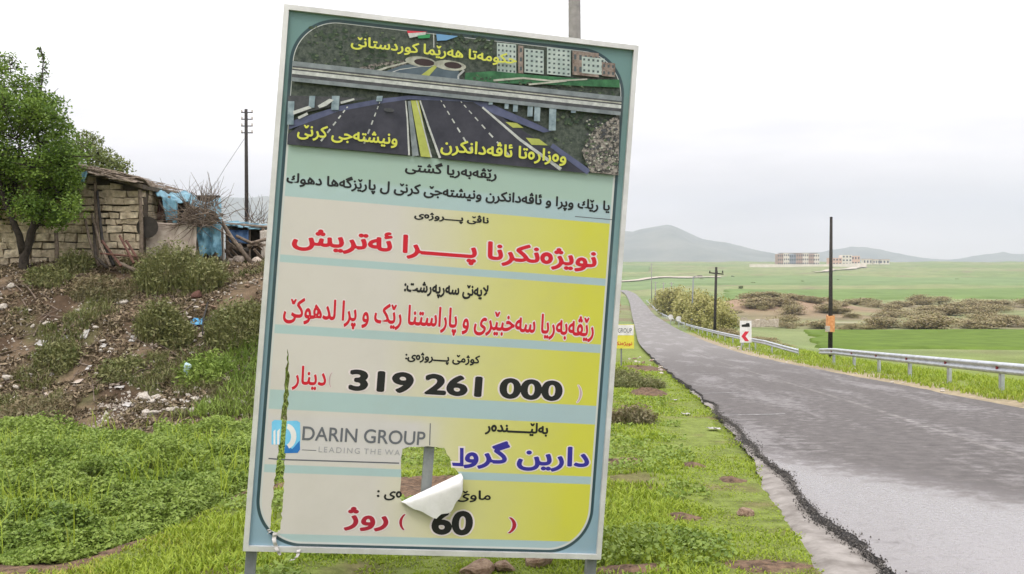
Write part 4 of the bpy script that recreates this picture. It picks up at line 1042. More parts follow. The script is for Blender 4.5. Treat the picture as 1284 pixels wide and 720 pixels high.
# dirt mounds / bare earth on the verge
def mound(x, y, rx, ry, hgt, lab, m=None, seed=0):
    c = ground(x, y); n = 26; a = np.linspace(0, 2 * np.pi, n, endpoint=False); P_ = []
    for rr_ in np.linspace(0.02, 1, 9):
        k_ = 1 + .9 * fbm(np.cos(a) * 1.6 + seed, np.sin(a) * 1.6 + x, 93, 3)
        X, Yv = c.x + rx * rr_ * k_ * np.cos(a), c.y + ry * rr_ * k_ * np.sin(a)
        Z = H(X, Yv) + .5 * hgt * (1 - rr_ ** 2) - .03 * rr_ ** 2 + (.04 + .5 * hgt) * fbm(X * 7, Yv * 7, 94 + seed, 4) * (1 - rr_ ** 2)
        P_.append(np.stack([X, Yv, Z], -1) - np.array(c))
    o = grid('dirt_mound', np.stack(P_, 0), m or M['soil'], closed=True); o.location = c
    return tag(o, lab, 'dirt mound')
mounds = [(858, 650, .22, .26, .09, 'bare red earth patch on the verge left of the brown rock'), (868, 584, .18, .30, .10, 'crumbled red earth lump upper middle of the verge'),
          (918, 602, .20, .30, .05, 'small bare earth patch closest to the kerb strip'), (785, 579, .35, .5, .09, 'bare stony earth right against the billboard edge'),
          (812, 494, .55, .9, .30, 'weedy earth hump on the verge beyond the billboard'), (800, 462, 1.4, 2.5, .22, 'stony earth patch below the small yellow sign'),
          (532, 612, .95, .8, .10, 'red earth seen through the hole in the billboard'), (960, 712, .5, .28, .03, 'bare earth at the bottom edge of the verge'), (790, 716, .5, .25, .05, 'red earth at the foot of the right billboard post')]
MC = []
for i, (x, y, rx, ry, hg, lab) in enumerate(mounds):
    c = mound(x, y, rx, ry, hg, lab, seed=i).location; MC.append((c.x, c.y, rx, ry))

def rock_mesh(name, seed, m, sub=2, rough=.35):
    bm = bmesh.new(); bmesh.ops.create_icosphere(bm, subdivisions=sub, radius=1.0); rs = np.random.default_rng(seed)
    pl_ = rs.normal(size=(9, 3)); pl_ /= np.linalg.norm(pl_, axis=1, keepdims=True); dd = rs.uniform(.55, .95, 9)
    for v in bm.verts:
        p = np.array(v.co)
        for k_ in range(9):
            s = p @ pl_[k_]
            if s > dd[k_]: p = p - pl_[k_] * (s - dd[k_])
        p = p * (1 + rough * .25 * (rs.random() - .5)); v.co = p
    me = bpy.data.meshes.new(name); bm.to_mesh(me); bm.free(); me.materials.append(m); return me
def rock_at(me, c, sz, name='rock', lab=None, cat='rock', group=None, flat=.65):
    o = link(name, me, None, c + Vector((0, 0, sz * flat * .25))); o.scale = (sz * random.uniform(.8, 1.25), sz * random.uniform(.8, 1.2), sz * flat)
    o.rotation_euler = (random.uniform(-.3, .3), random.uniform(-.3, .3), random.uniform(0, 6.3)); return tag(o, lab, cat, group)
RM = [rock_mesh('rock', 100 + i, M['rock']) for i in range(6)]; RB = [rock_mesh('rock', 200 + i, M['rockbrown'], 3) for i in range(4)]
for x, y, sz, lab in ((935, 646, .085, 'brown jagged rock on the verge near the kerb strip'), (634, 716, .08, 'reddish brown stone under the billboard, middle of three'),
                      (672, 708, .13, 'flat tan rock under the billboard beside its right post'), (598, 722, .11, 'pale flat rock under the billboard, leftmost of three')):
    rock_at(RB[0 if x == 935 else 1 if x == 634 else 2 if x == 672 else 3], ground(x, min(y, 719)), sz, lab=lab)

# --- grasses and weeds as masses
def view_scatter(n, y0, y1, x0=-60, x1=1340, pw=1.0):
    """points over the land in front, thinning with distance as 1/Y**pw"""
    s = RNG.random(n)
    if pw == 1.0: Yv = y0 * (y1 / y0) ** s
    else: Yv = (y0 ** (1 - pw) + s * (y1 ** (1 - pw) - y0 ** (1 - pw))) ** (1 / (1 - pw))
    X = (RNG.uniform(x0, x1, n) - CX) / F * Yv
    return X, Yv
def in_mound(X, Yv):
    k_ = np.zeros(len(X), bool)
    for cx, cy, rx, ry in MC: k_ |= ((X - cx) / (rx * .85)) ** 2 + ((Yv - cy) / (ry * .85)) ** 2 < RNG.uniform(.15, .95, len(X))
    return k_
# lush leafy weeds, left of the path up to the foot of the bank
X, Yv = view_scatter(430000, 4.6, 17.5, -90, 420, 1.3)
foot = 15.0 + 1.2 * fbm(X * .35, X * 0 + 3.3, 5, 2)
keep = (fbm(X * 3.4, Yv * 3.4, 67, 2) > -.27) & (Yv > path_y(X) + .05 + .9 * fbm(X * 2.2, Yv * 2.2, 95, 3)) & (Yv < foot - .3 + 2.2 * fbm(X * .7, Yv * .7, 96, 3)) & (X < -.7)
X, Yv = X[keep], Yv[keep]
cl_ = fbm(X * 1.1, Yv * 1.1, 97, 3); cl2 = fbm(X * 4.2, Yv * 4.2, 98, 2)
hh = np.clip(.15 + .42 * cl_ + .30 * cl2, .02, .55) * np.clip((Yv - path_y(X)) / 1.1 + .5 * fbm(X * 2.5, Yv * 2.5, 66, 3), .12, 1)
Zr = H(X, Yv) + hh * RNG.uniform(.15, 1.05, len(X)) ** .6
sz = RNG.uniform(.016, .05, len(X)) * (.75 + Yv / 24)
g = fast('weeds', rand_leaves(np.stack([X, Yv, Zr], 1), sz, .8, 1.5), 4, LM['lush']); tag(g, 'dense low leafy green weeds covering the ground left of the billboard', 'weeds', kind='stuff')
# stalks and grass standing among the weeds
X, Yv = view_scatter(6500, 5, 16.5, -90, 420, 1.2); foot = 15.0 + 1.2 * fbm(X * .35, X * 0 + 3.3, 5, 2)
keep = (Yv > path_y(X) + .3) & (Yv < foot + .3) & (X < -.7) & (fbm(X * 1.3, Yv * 1.3, 68, 3) > .02); X, Yv = X[keep], Yv[keep]
g = fast('grass', blades(np.stack([X, Yv, H(X, Yv)], 1), RNG.uniform(.15, .5, len(X)), RNG.uniform(.005, .011, len(X)) * (.6 + Yv / 14), .9), 4, LM['grass']); tag(g, 'taller grass stalks standing among the leafy weeds left of the billboard', 'grass', kind='stuff')
# verge grass
X, Yv = view_scatter(230000, 4.2, 46, -40, 1120, 1.15)
d_ = X - roadx(Yv)
foot = 15.0 + 1.2 * fbm(X * .35, X * 0 + 3.3, 5, 2)
bank = (X < -2.0) & (Yv > foot - .2)
kw = np.interp(Yv, [3, 6, 8, 10, 12, 14, 26], [.34, .30, .24, .16, .06, .02, .0])
bare = fbm(X * 1.6, Yv * 1.6, 99, 4) + .5 * fbm(X * .6, Yv * .6, 89, 2)
keep = (d_ < -HALF - .10 - kw + .30 * np.abs(fbm(X * 3, Yv * 3, 88, 2))) & (Yv < path_y(X) - .05 + 40 * (X > pc.x)) & ~bank & (bare < .20) & ~in_mound(X, Yv)
X, Yv = X[keep], Yv[keep]; bare = bare[keep]
tall = np.clip(.5 + 2.0 * fbm(X * .9, Yv * .9, 87, 3), .25, 1.5)
short = sstep((1.7 - (-(X - roadx(Yv)) - HALF)) / 1.0)                       # close-cropped beside the road
h_ = RNG.uniform(.045, .12, len(X)) * tall * (1 - .55 * short) * (.8 + Yv / 22)
wd = RNG.uniform(.006, .012, len(X)) * (.7 + Yv / 9)
g = fast('grass', blades(np.stack([X, Yv, H(X, Yv) - .01], 1), h_, wd, 1.0), 4, LM['grass']); tag(g, 'short bright green verge grass between the billboard and the road', 'grass', kind='stuff')
# broad little leaves among the verge grass
X, Yv = view_scatter(90000, 4.2, 24, -40, 1060, 1.3); d_ = X - roadx(Yv)
keep = (d_ < -HALF - .9) & (Yv < path_y(X) - .05 + 40 * (X > pc.x)) & (fbm(X * 1.3, Yv * 1.3, 86, 3) > .03) & ~((X < -2) & (Yv > 14.5)) & ~in_mound(X, Yv)
X, Yv = X[keep], Yv[keep]; Zr = H(X, Yv) + RNG.uniform(.01, .12, len(X)) * np.clip(.4 + 2.4 * fbm(X * 1.3, Yv * 1.3, 86, 3), .2, 1.2)
g = fast('weeds', rand_leaves(np.stack([X, Yv, Zr], 1), RNG.uniform(.025, .055, len(X)) * (.7 + Yv / 20), 1.0, 1.4), 4, LM['lush']); tag(g, 'low leafy weeds scattered through the verge grass', 'weeds', kind='stuff')
# right verge grass under the guardrail
X, Yv = view_scatter(70000, 12, 130, 800, 1340, 1.2); d_ = X - roadx(Yv)
keep = (d_ > HALF + .7 + 1.6 * np.abs(fbm(X * .8, Yv * .8, 85, 3))) & (d_ < 12) & (fbm(X * .5, Yv * .5, 84, 3) < .16)
X, Yv = X[keep], Yv[keep]
g = fast('grass', blades(np.stack([X, Yv, H(X, Yv) - .01], 1), RNG.uniform(.08, .22, len(X)) * (.8 + Yv / 90), RNG.uniform(.012, .024, len(X)) * (.6 + Yv / 26), .9), 4, LM['grass']); tag(g, 'bright green grass along the right verge under the guardrails', 'grass', kind='stuff')
# thin dry grass and low weeds on the bank
X, Yv = view_scatter(90000, 14, 26, -60, 420, 1.0)
foot = 15.0 + 1.2 * fbm(X * .35, X * 0 + 3.3, 5, 2); pt_ = fbm(X * .8, Yv * .8, 24, 3) + .35 * fbm(X * 3, Yv * 3, 83, 2)
keep = (Yv > foot - .6) & (pt_ > np.where(X < -5.3, .225, .10)) & (X < -2.5); X, Yv = X[keep], Yv[keep]
g = fast('dry_grass', blades(np.stack([X, Yv, H(X, Yv) - .01], 1), RNG.uniform(.06, .24, len(X)), RNG.uniform(.01, .022, len(X)), 1.2), 4, LM['weed']); tag(g, 'patchy olive grass over the brown bank below the shack', 'grass', kind='stuff')
X, Yv = view_scatter(26000, 14.5, 22, 150, 420, 1.0)
keep = (X > -5.5) & (Yv < 18.3) & (Yv > 15.6) & (X < -2.5) & (fbm(X * .9, Yv * .9, 82, 3) > -.02); X, Yv = X[keep], Yv[keep]
g = fast('grass', blades(np.stack([X, Yv, H(X, Yv) - .01], 1), RNG.uniform(.1, .32, len(X)), RNG.uniform(.012, .025, len(X)), 1.0), 4, LM['lush']); tag(g, 'taller green grass on the right end of the bank', 'grass', kind='stuff')

# --- tall weed clumps standing on the bank
def weed(x, y, hgt, spread, n, m, lab, name='weed_clump', rot=0):
    c = ground(x, y); o = empty(name, c, lab, 'weed clump')
    a = RNG.uniform(0, 2 * np.pi, n); r_ = spread * np.sqrt(RNG.random(n)); X, Yv = r_ * np.cos(a), r_ * np.sin(a)
    base = np.stack([X, Yv, H(X + c.x, Yv + c.y) - c.z], 1)
    hh = hgt * RNG.uniform(.45, 1.0, n) * (1 - .45 * (r_ / spread) ** 2)
    fast('blades', blades(base, hh, RNG.uniform(.012, .026, n), .75), 4, m, o)
    k_ = n * 2; i = RNG.integers(0, n, k_); t_ = RNG.uniform(.25, 1.0, k_)
    lc = base[i] + np.stack([RNG.normal(0, .07, k_), RNG.normal(0, .07, k_), hh[i] * t_], 1)
    fast('leaves', rand_leaves(lc, RNG.uniform(.05, .12, k_), .1, 2.6), 4, m, o)
    return o
weed(212, 350, .95, .72, 1300, LM['weed'], 'tallest bushy weed clump in front of the sacking sheet')
weed(256, 362, .80, .45, 700, LM['weed'], 'dark weed clump at the right of the tallest clump')
weed(118, 370, .45, .50, 550, LM['dry'], 'low yellowish weed clump below the stone wall')
weed(198, 416, .70, .42, 800, LM['weed'], 'grassy weed clump halfway down the bank')
weed(224, 426, .45, .32, 400, LM['weed'], 'shorter weed clump just below the halfway one')
weed(298, 420, .72, .60, 1100, LM['weed'], 'wide weed clump against the billboard side of the bank')
weed(40, 528, .45, .6, 500, LM['dry'], 'dry weed tuft at the left foot of the bank')

weed(800, 486, .45, .8, 900, LM['weed'], 'dark low weed clump on the verge beyond the billboard')
weed(776, 478, .55, .7, 700, LM['weed'], 'taller weed clump touching the right edge of the billboard')
weed(790, 530, .40, .45, 500, LM['dry'], 'thin dry weed clump beside the lower right of the billboard')
weed(98, 338, .55, .40, 420, LM['weed'], 'weed clump growing at the foot of the stone wall')
weed(168, 336, .45, .35, 380, LM['dry'], 'dry weed clump under the corner post of the stone wall')
weed(60, 352, .35, .45, 400, LM['weed'], 'small weed clump right of the tree trunk')
weed(150, 372, .35, .5, 450, LM['dry'], 'straw coloured weed tuft beside the large whitish stone')
weed(70, 455, .35, .4, 400, LM['weed'], 'low olive weed tuft on the left half of the bank')
weed(255, 470, .40, .5, 500, LM['lush'], 'bright green weed tuft beside the pale blue wrapper')
weed(150, 470, .30, .4, 350, LM['weed'], 'low olive weed tuft above the rubble band')
# --- trees
def tree(name, lab, cat, base, limbs, clumps, leaf, lm, bark, group=None, twigs=0):
    """limbs: polylines with radii; clumps: (x, y, z, radius, leaves) relative to the base"""
    o = empty(name, base, lab, cat, group); tr = MB(); nodes = []
    for pts, r0, r1 in limbs:
        pv_ = [Vector(p) for p in pts]; fine = []
        for i in range(len(pv_) - 1):
            for s in (0, .33, .66): fine.append(pv_[i].lerp(pv_[i + 1], s) + Vector((random.uniform(-1, 1), random.uniform(-1, 1), 0)) * r0 * .25)
        fine.append(pv_[-1]); tr.tube(fine, r0, r1, 8); nodes += [(p, r0 + (r1 - r0) * i / len(fine)) for i, p in enumerate(fine) if i > 2]
    for (x, y, z, r_, n) in clumps:
        c = Vector((x, y, z)); nb, rb = min(nodes, key=lambda q_: (q_[0] - c).length + .6 * max(0, q_[0].z - c.z))
        md = nb.lerp(c, .5) + Vector((random.uniform(-.1, .1), random.uniform(-.1, .1), -.08)) * r_
        tr.tube([nb, md, c], min(rb * .6, .05 * r_ + .012), .006, 5)
        for k_ in range(3):
            e_ = c + Vector((random.gauss(0, .6), random.gauss(0, .6), random.gauss(.2, .6))) * r_; tr.tube([md.lerp(c, .6), e_], .012 + .006 * r_, .004, 4)
    tr.build('trunk', bark, o, smooth=True)
    Ls = []
    for (x, y, z, r_, n) in clumps:
        g_ = RNG.normal(0, 1, (n, 3)); g_ /= np.maximum(1, np.linalg.norm(g_, axis=1, keepdims=True) / 2.1)
        Ls.append(np.array([x, y, z]) + g_ * r_ * np.array([.62, .62, .55]))
    Ls = np.concatenate(Ls); fast('crown', rand_leaves(Ls, RNG.uniform(.7, 1.4, len(Ls)) * leaf, .3, 1.9), 4, lm, o)
    return o
YT = 18.6; b0 = ground(28, 337); YT = b0.y
def rel(x, y, dy=0.0): q_ = px(x, y, YT + dy); return (q_.x - b0.x, dy, q_.z - b0.z)
limbs = [([rel(28, 345), rel(30, 322), rel(40, 292), rel(50, 262), rel(52, 225), rel(48, 180), rel(44, 135)], .12, .03),
         ([rel(30, 318), rel(20, 285, -.2), rel(6, 250, -.3), rel(-8, 205, -.3), rel(-12, 150)], .09, .025),
         ([rel(42, 288), rel(62, 262, .3), rel(78, 235, .4), rel(86, 205, .4)], .05, .015),
         ([rel(10, 262), rel(22, 225, .4), rel(26, 170, .5), rel(20, 110, .4)], .05, .012), ([rel(50, 240), rel(34, 205, -.5), rel(20, 175, -.7)], .04, .012)]
cl_ = []
outl = [(0, 92), (12, 80), (28, 92), (44, 100), (54, 108), (70, 120), (76, 140), (88, 160), (94, 190), (99, 215), (100, 240), (92, 258), (84, 268)]
for (x, y) in outl:
    for k_ in range(2): cl_.append((*rel(x - random.uniform(4, 15), y + random.uniform(5, 16), random.uniform(-.5, .5)), random.uniform(.14, .24), 190))
for k_ in range(150):
    x = random.uniform(-75, 92); y = random.uniform(100, 272)
    if y < np.interp(x, [-75, 0, 40, 60, 80, 95], [110, 95, 108, 120, 150, 185]) + 8: continue
    if x < 34 and y > 262: continue
    cl_.append((*rel(x, y, random.uniform(-1.0, 1.0)), random.uniform(.20, .42), 340))
for (x, y, r_) in ((50, 62, .03), (53, 68, .05), (55, 73, .05), (57, 79, .06), (55, 85, .06), (58, 91, .06), (53, 97, .07), (50, 103, .08), (12, 72, .09), (13, 82, .12), (2, 72, .08), (26, 84, .08), (75, 128, .10), (84, 158, .08), (-4, 86, .14), (92, 196, .10)): cl_.append((*rel(x + random.uniform(-2, 2), y, .1), r_ * 1.6, 26 if r_ < .07 else 60))
limbs.append(([rel(48, 150), rel(52, 110), rel(54, 75), rel(51, 60)], .02, .006)); limbs.append(([rel(20, 120), rel(14, 95), rel(12, 70)], .02, .006))
tree('broadleaf_tree', 'large fresh green tree with a dark forked trunk at the left edge', 'tree', b0, limbs, cl_, .072, LM['tree'], M['bark'])
# olive tree behind the shack
Yb = 27.0; b1 = on((112 - CX) / F * Yb, Yb)
def rel2(x, y, dy=0.0): q_ = px(x, y, Yb + dy); return (q_.x - b1.x, dy, q_.z - b1.z)
cl_ = [(*rel2(x + random.uniform(-5, 5), y + random.uniform(-4, 6), random.uniform(-.7, .7)), random.uniform(.20, .36), 210) for x, y in
       ((92, 178), (100, 185), (104, 172), (112, 183), (118, 180), (124, 186), (130, 192), (138, 198), (144, 205), (150, 212), (118, 196), (108, 200), (126, 204), (136, 212), (98, 205), (112, 214), (128, 218), (144, 220), (88, 195), (80, 185), (76, 205), (92, 220))]
cl_ += [(*rel2(x, y), .09, 26) for x, y in ((127, 176), (139, 189), (150, 200), (156, 211), (158, 205), (120, 172), (108, 166), (96, 170))]
tree('broadleaf_tree', 'sparse olive brown tree behind the shack roof', 'tree', b1, [([(0, 0, -.3), (0.1, 0, 1.2), rel2(112, 210), rel2(110, 185)], .13, .03), ([rel2(112, 225), rel2(130, 205), rel2(146, 208)], .05, .012), ([rel2(112, 220), rel2(96, 195)], .05, .012)], cl_, .085, LM['olive'], M['bark'])
# dark shrub at the far left
b2 = ground(4, 318); o = tree('shrub', 'dark rounded shrub at the left edge under the tree', 'shrub', b2, [([(0, 0, -.1), (.05, 0, .5), (0, 0, .9)], .05, .02)],
     [(random.gauss(-.1, .35), random.gauss(0, .3), random.uniform(.25, 1.35), .26, 260) for k_ in range(12)], .06, LM['darkshrub'], M['bark'])
b2 = ground(66, 320); o = tree('shrub', 'leafy green shrub against the left part of the stone wall', 'shrub', b2, [([(0, 0, -.1), (.05, 0, .5), (0, 0, 1.1)], .04, .02)],
     [(random.gauss(.1, .28), random.gauss(0, .2), random.uniform(.9, 1.75), .22, 220) for k_ in range(10)], .06, LM['tree'], M['bark'])

# willows beside the road, brown scrub in the valley
def shrub_proto(name, lm, lab, cat, seed, leaf=.34, n=16, k=120, tall=1.0):
    random.seed(seed); cl = []
    for i in range(n):
        a, r_ = random.uniform(0, 6.3), random.uniform(0, .8) ** .8
        cl.append((1.25 * r_ * math.cos(a), 1.25 * r_ * math.sin(a), random.uniform(.35, 1.75) * tall * (1 - .35 * r_), random.uniform(.3, .55), k))
    limbs = [([(0, 0, -.4), (random.uniform(-.1, .1), 0, .4), (random.uniform(-.4, .4), random.uniform(-.4, .4), 1.1 * tall)], .07, .02) for i in range(3)]
    return tree(name, lab, cat, Vector((0, 0, 0)), limbs, cl, leaf, lm, M['twig'])
pw_ = [shrub_proto('willow', LM['willow'], 'yellow green willow', 'tree', 300 + i, .19, 20, 150, 1.15) for i in range(2)]
wl_ = [(824, 398, 185, 3.6, 'yellow green willow at the far end of the roadside row'), (838, 405, 165, 4.6, 'yellow green willow nearest the white delineators'), (852, 408, 150, 4.4, 'pale willow left of the street lamp'),
       (874, 412, 132, 4.2, 'yellow willow between street lamp and crossarm pole'), (884, 414, 122, 3.2, 'low willow just left of the crossarm pole'), (862, 404, 170, 5.2, 'tallest olive willow behind the street lamp'),
       (905, 420, 112, 2.6, 'small greenish willow right of the crossarm pole'), (826, 386, 250, 5.0, 'remote willow above the bend in the guardrail'), (843, 388, 240, 6.0, 'wide willow in the rear of the roadside row'), (812, 378, 330, 5, 'most distant willow by the road bend'), (890, 404, 165, 4.0, 'willow partly behind the crossarm pole')]
first = True
for i, (x, y, Y, s, lab) in enumerate(wl_):
    X = max((x - CX) / F * Y, float(roadx(Y)) + 7.5); o = pw_[i] if i < 2 else copy_tree(pw_[i % 2]); o.location = on(X, Y, -.1); o.scale = (s * .55, s * .55, s * .62); o.rotation_euler = (0, 0, i * 1.9); tag(o, lab, 'tree', 'willows along the right of the road')
ps_ = [shrub_proto('scrub_bush', LM['scrub'], 'brown scrub bush', 'bush', 400 + i, .13, 15, 190, .75) for i in range(3)]
used = 0; random.seed(12)
def put_bush(X, Y, s, lab, grp, zk=1.0):
    global used
    o = ps_[used] if used < 3 else copy_tree(ps_[used % 3]); used += 1
    o.location = on(X, Y, -.15); o.scale = (s * random.uniform(.9, 1.6), s, s * random.uniform(.32, .55) * zk); o.rotation_euler = (0, 0, random.uniform(0, 6.3)); tag(o, lab, 'bush', grp)
for k_ in range(85):
    Y = random.uniform(188, 340); xx = random.uniform(985, 1330) if k_ < 70 else random.uniform(905, 990)
    if k_ % 5 == 0: Y = random.uniform(186, 205)
    put_bush((xx - CX) / F * Y, Y, random.uniform(1.3, 3.3) * (.8 + Y / 500), 'brown leafless bush in the scrub band across the valley', 'brown bushes in the valley')
for (x, Y, s) in ((945, 92, .9), (955, 100, 1.1), (968, 96, .8), (980, 105, 1.0), (1000, 110, 1.0), (922, 98, 1.2), (912, 105, 1.3), (990, 98, .8)):
    put_bush((x - CX) / F * Y, Y, s, 'twiggy brown bush just behind the guardrail near the chevron sign', 'twiggy bushes behind the guardrail')
for (x, Y, s, lab) in ((784, 96, 2.6, 'large brown thicket bush left of the road dip'), (778, 112, 3.0, 'brown thicket bush behind the largest one left of the road'), (790, 140, 2.6, 'smaller brown bush farther down the left roadside')):
    put_bush(min((x - CX) / F * Y, float(roadx(Y)) - 3.6 - s * 1.9), Y, s, lab, 'brown thicket left of the road', 2.6)
pf_ = shrub_proto('field_bush', LM['olive'], 'dark bush', 'bush', 500, .3, 10, 90, .8)
for i, (x, y, lab) in enumerate(((1006, 355, 'dark lone bush in the middle of the pale field'), (918, 348, 'dark lone bush at the left of the pale field'), (1050, 353, 'dark lone bush behind the bare pole'), (1200, 352, 'dark lone bush at the right of the pale field'), (945, 357, 'dark low bush on the field below the long wall'), (930, 362, 'lowest dark bush on the pale field'), (880, 352, 'dark bush just above the willow crowns'))):
    c = ground(x, y); o = pf_ if i == 0 else copy_tree(pf_); o.location = c; o.scale = (1.5 + i * .15, 1.5, 1.1); o.rotation_euler = (0, 0, i); tag(o, lab, 'bush', 'lone bushes on the far fields')
random.seed(21)

# ================================================================== SHACK AND JUNK
YS = 22.0
so_ = px(60, 0, YS); x0, x1 = px(-30, 0, YS).x, px(179, 0, YS).x
shack = empty('stone_shack', Vector((x0, YS, .05)), 'old stone block shack with a sagging brushwood roof on the bank', 'shack')
def loc_(x, y, Y): q_ = px(x, y, Y); return Vector((q_.x - x0, q_.y - YS, q_.z - .05))
Wd = x1 - x0
def wall_top(x): return np.interp(x, [0, Wd * .45, Wd * .75, Wd], [2.4, 2.36, 2.1, 1.92])
sw = MB(); z = -.5; row = 0
sw.mat(1); sw.prism([(0.01, -.5), (Wd - .01, -.5), (Wd - .01, 1.95), (Wd * .8, 2.12), (Wd * .6, 2.32), (Wd * .45, 2.40), (0.01, 2.42)], .09, .35); sw.mat(0)
while z < 2.35:
    ch_ = random.uniform(.15, .215); x = -random.uniform(0, .3)
    while x < Wd:
        l_ = random.uniform(.24, .58); a, c = max(x, 0), min(x + l_, Wd)
        if c - a > .06 and z + ch_ < wall_top((a + c) / 2) + .05:
            sw.box(((a + c) / 2, random.uniform(-.02, .03) + .06, z + ch_ / 2 + random.uniform(-.008, .008)), (c - a - random.uniform(.012, .045), .24, ch_ - random.uniform(.012, .04)), Matrix.Rotation(random.uniform(-.035, .035), 3, 'Y'), jit=.022)
        x += l_
    z += ch_; row += 1
sw_o = sw.build('wall', [M['stone'], M['mortar']], shack)
sd_ = MB(); sd_.mat(1); sd_.box((Wd - .2, 1.7, .7), (.2, 2.7, 2.2)); sd_.mat(0); z = -.4
while z < 1.85:
    ch_ = random.uniform(.17, .24); y = .36
    while y < 3.0:
        l_ = random.uniform(.3, .6); sd_.box((Wd - .08 + random.uniform(-.02, .02), y + l_ / 2, z + ch_ / 2), (.2, l_ - .03, ch_ - .03), jit=.012); y += l_
    z += ch_
sd_.build('side_wall', [M['stone'], M['mortar']], shack)
MB().box((Wd / 2, 3.1, .7), (Wd - .5, .2, 2.4)).build('back_wall', M['mortar'], shack)
# roof: earth slab and layers of brushwood, with a ragged eave
ra, rb = loc_(70, 211, YS - .45), loc_(187, 236, YS - .45)
ra.x = -.3; ra.z = loc_(-30, 196, YS).z
def roofz(x): return np.interp(x, [0, loc_(78, 0, YS).x, loc_(150, 0, YS).x, loc_(187, 0, YS).x], [2.42, 2.40, 2.13, 1.93])
rf = MB()
for i in range(12):
    xa, xb = -.3 + (Wd + .42) * i / 12, -.3 + (Wd + .42) * (i + 1) / 12
    rf.mat(1); za, zb = float(roofz(xa)), float(roofz(xb)); pr = [(xa, za - .04), (xb, zb - .04), (xb, zb + .06), (xa, za + .06)]
    rf.prism(pr, -.30, 3.3)
rf.mat(0)
for k_ in range(620):
    l_ = random.uniform(.4, 1.3); x = random.uniform(-.4, Wd + .22 - l_ * .42); a = random.gauss(.35, .5); zz = float(roofz(x)) + random.uniform(.02, .17); y = random.uniform(-.52, .5) if k_ < 430 else random.uniform(.3, 3.2)
    p = Vector((x, y, zz)); d_ = Vector((math.cos(a) * l_ / 2, math.sin(a) * l_ / 2, -.17 * math.cos(a) * l_ / 2 + random.uniform(-.05, .05)))
    rf.tube([p - d_, p + Vector((0, 0, random.uniform(-.02, .03))), p + d_], random.uniform(.008, .022), .005, 5)
for k_ in range(26):
    x = random.uniform(-.3, Wd - .1); p = Vector((x, random.uniform(-.45, -.1), float(roofz(x)) + random.uniform(.06, .15))); rf.box(p, (random.uniform(.3, .7), random.uniform(.15, .4), .025), Matrix.Rotation(.22 + random.uniform(-.15, .15), 3, 'Y') @ Matrix.Rotation(random.uniform(-.3, .3), 3, 'X'), jit=.02)
rf.build('roof', [M['thatch'], M['mortar']], shack)
for x, yt in ((176, 238), (120, 228)):
    a = loc_(x, yt, YS - .2); MB().tube([(a.x, a.y, -.6), (a.x + .03, a.y, a.z * .5), (a.x - .02, a.y, a.z)], .055, .04, 7).build('roof_post', M['wood'], shack)
# rag tied to the eave
def drape(name, c4, m, lab, cat, nu=26, nv=18, amp=.06, seed=0, sag=0.0, hem=0.0, group=None):
    """cloth between four corners (tl, tr, br, bl) with folds and a ragged hem"""
    s, t_ = np.meshgrid(np.linspace(0, 1, nu), np.linspace(0, 1, nv)); c4 = [np.array(c) for c in c4]
    P_ = (c4[0] * (1 - s)[..., None] + c4[1] * s[..., None]) * (1 - t_)[..., None] + (c4[3] * (1 - s)[..., None] + c4[2] * s[..., None]) * t_[..., None]
    nrm = np.cross(c4[1] - c4[0], c4[3] - c4[0]); nrm /= np.linalg.norm(nrm)
    P_ = P_ + nrm * (amp * 2 * fbm(s * 5 + seed, t_ * 2.5, 33 + seed, 3) + amp * .5 * np.sin(s * 14 + seed + 2 * t_))[..., None]
    P_[..., 2] -= sag * np.sin(np.pi * s) * (1 - t_) + hem * t_ ** 3 * fbm(s * 7, s * 0 + seed, 34, 3) * 2
    o0 = Vector(P_.reshape(-1, 3).mean(0)); o0.z = float(P_[..., 2].min())
    o = grid(name, P_ - np.array(o0), m); o.location = o0; sm = o.modifiers.new('thickness', 'SOLIDIFY'); sm.thickness = .012
    return tag(o, lab, cat, group)
drape('rag', [px(101, 216, 21.4), px(110, 215, 21.4), px(106, 228, 21.35), px(102, 229, 21.35)], M['bluetarp'], 'small pale blue rag hanging from the brushwood eave', 'rag', 10, 10, .02)
# recess with rags, beside the shack
annex = empty('lean_to', px(210, 332, 23.0), 'dark lean-to with a blue tarpaulin roof attached to the stone shack', 'lean-to')
def ll(x, y, Y): return px(x, y, Y) - annex.location
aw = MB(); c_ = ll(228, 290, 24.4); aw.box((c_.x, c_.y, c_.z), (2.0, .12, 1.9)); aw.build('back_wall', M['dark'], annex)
for x, yt in ((183, 240), (213, 246), (247, 260), (270, 262)): MB().tube([ll(x, 338, 22.8), ll(x + 1, (yt + 338) / 2, 22.8), ll(x - 1, yt, 22.8)], .05, .035, 7).build('post', M['wood'], annex)
MB().tube([ll(178, 240, 22.6), ll(225, 256, 22.7), ll(280, 270, 22.8)], .05, .04, 7).build('beam', M['wood'], annex)
bd = MB()
for k_ in range(7): c_ = ll(184 + k_ * 4, 262 + random.uniform(-4, 4), 23.3); bd.box(c_, (.09, .04, random.uniform(.5, .8)), Matrix.Rotation(random.uniform(-.2, .2), 3, 'Y'))
bd.build('boarding', M['wood'], annex)
drape('tarpaulin', [px(186, 236, 23.4), px(276, 252, 23.8), px(278, 278, 22.5), px(196, 250, 22.4)], M['bluetarp'], 'faded blue tarpaulin stretched over the lean-to roof', 'tarpaulin', 44, 20, .17, 3, hem=.12)
drape('tarpaulin', [px(203, 246, 22.35), px(222, 252, 22.35), px(222, 282, 22.3), px(208, 276, 22.3)], M['bluetarp'], 'darker blue tarpaulin end hanging from the lean-to eave', 'tarpaulin', 16, 18, .05, 5, hem=.1)
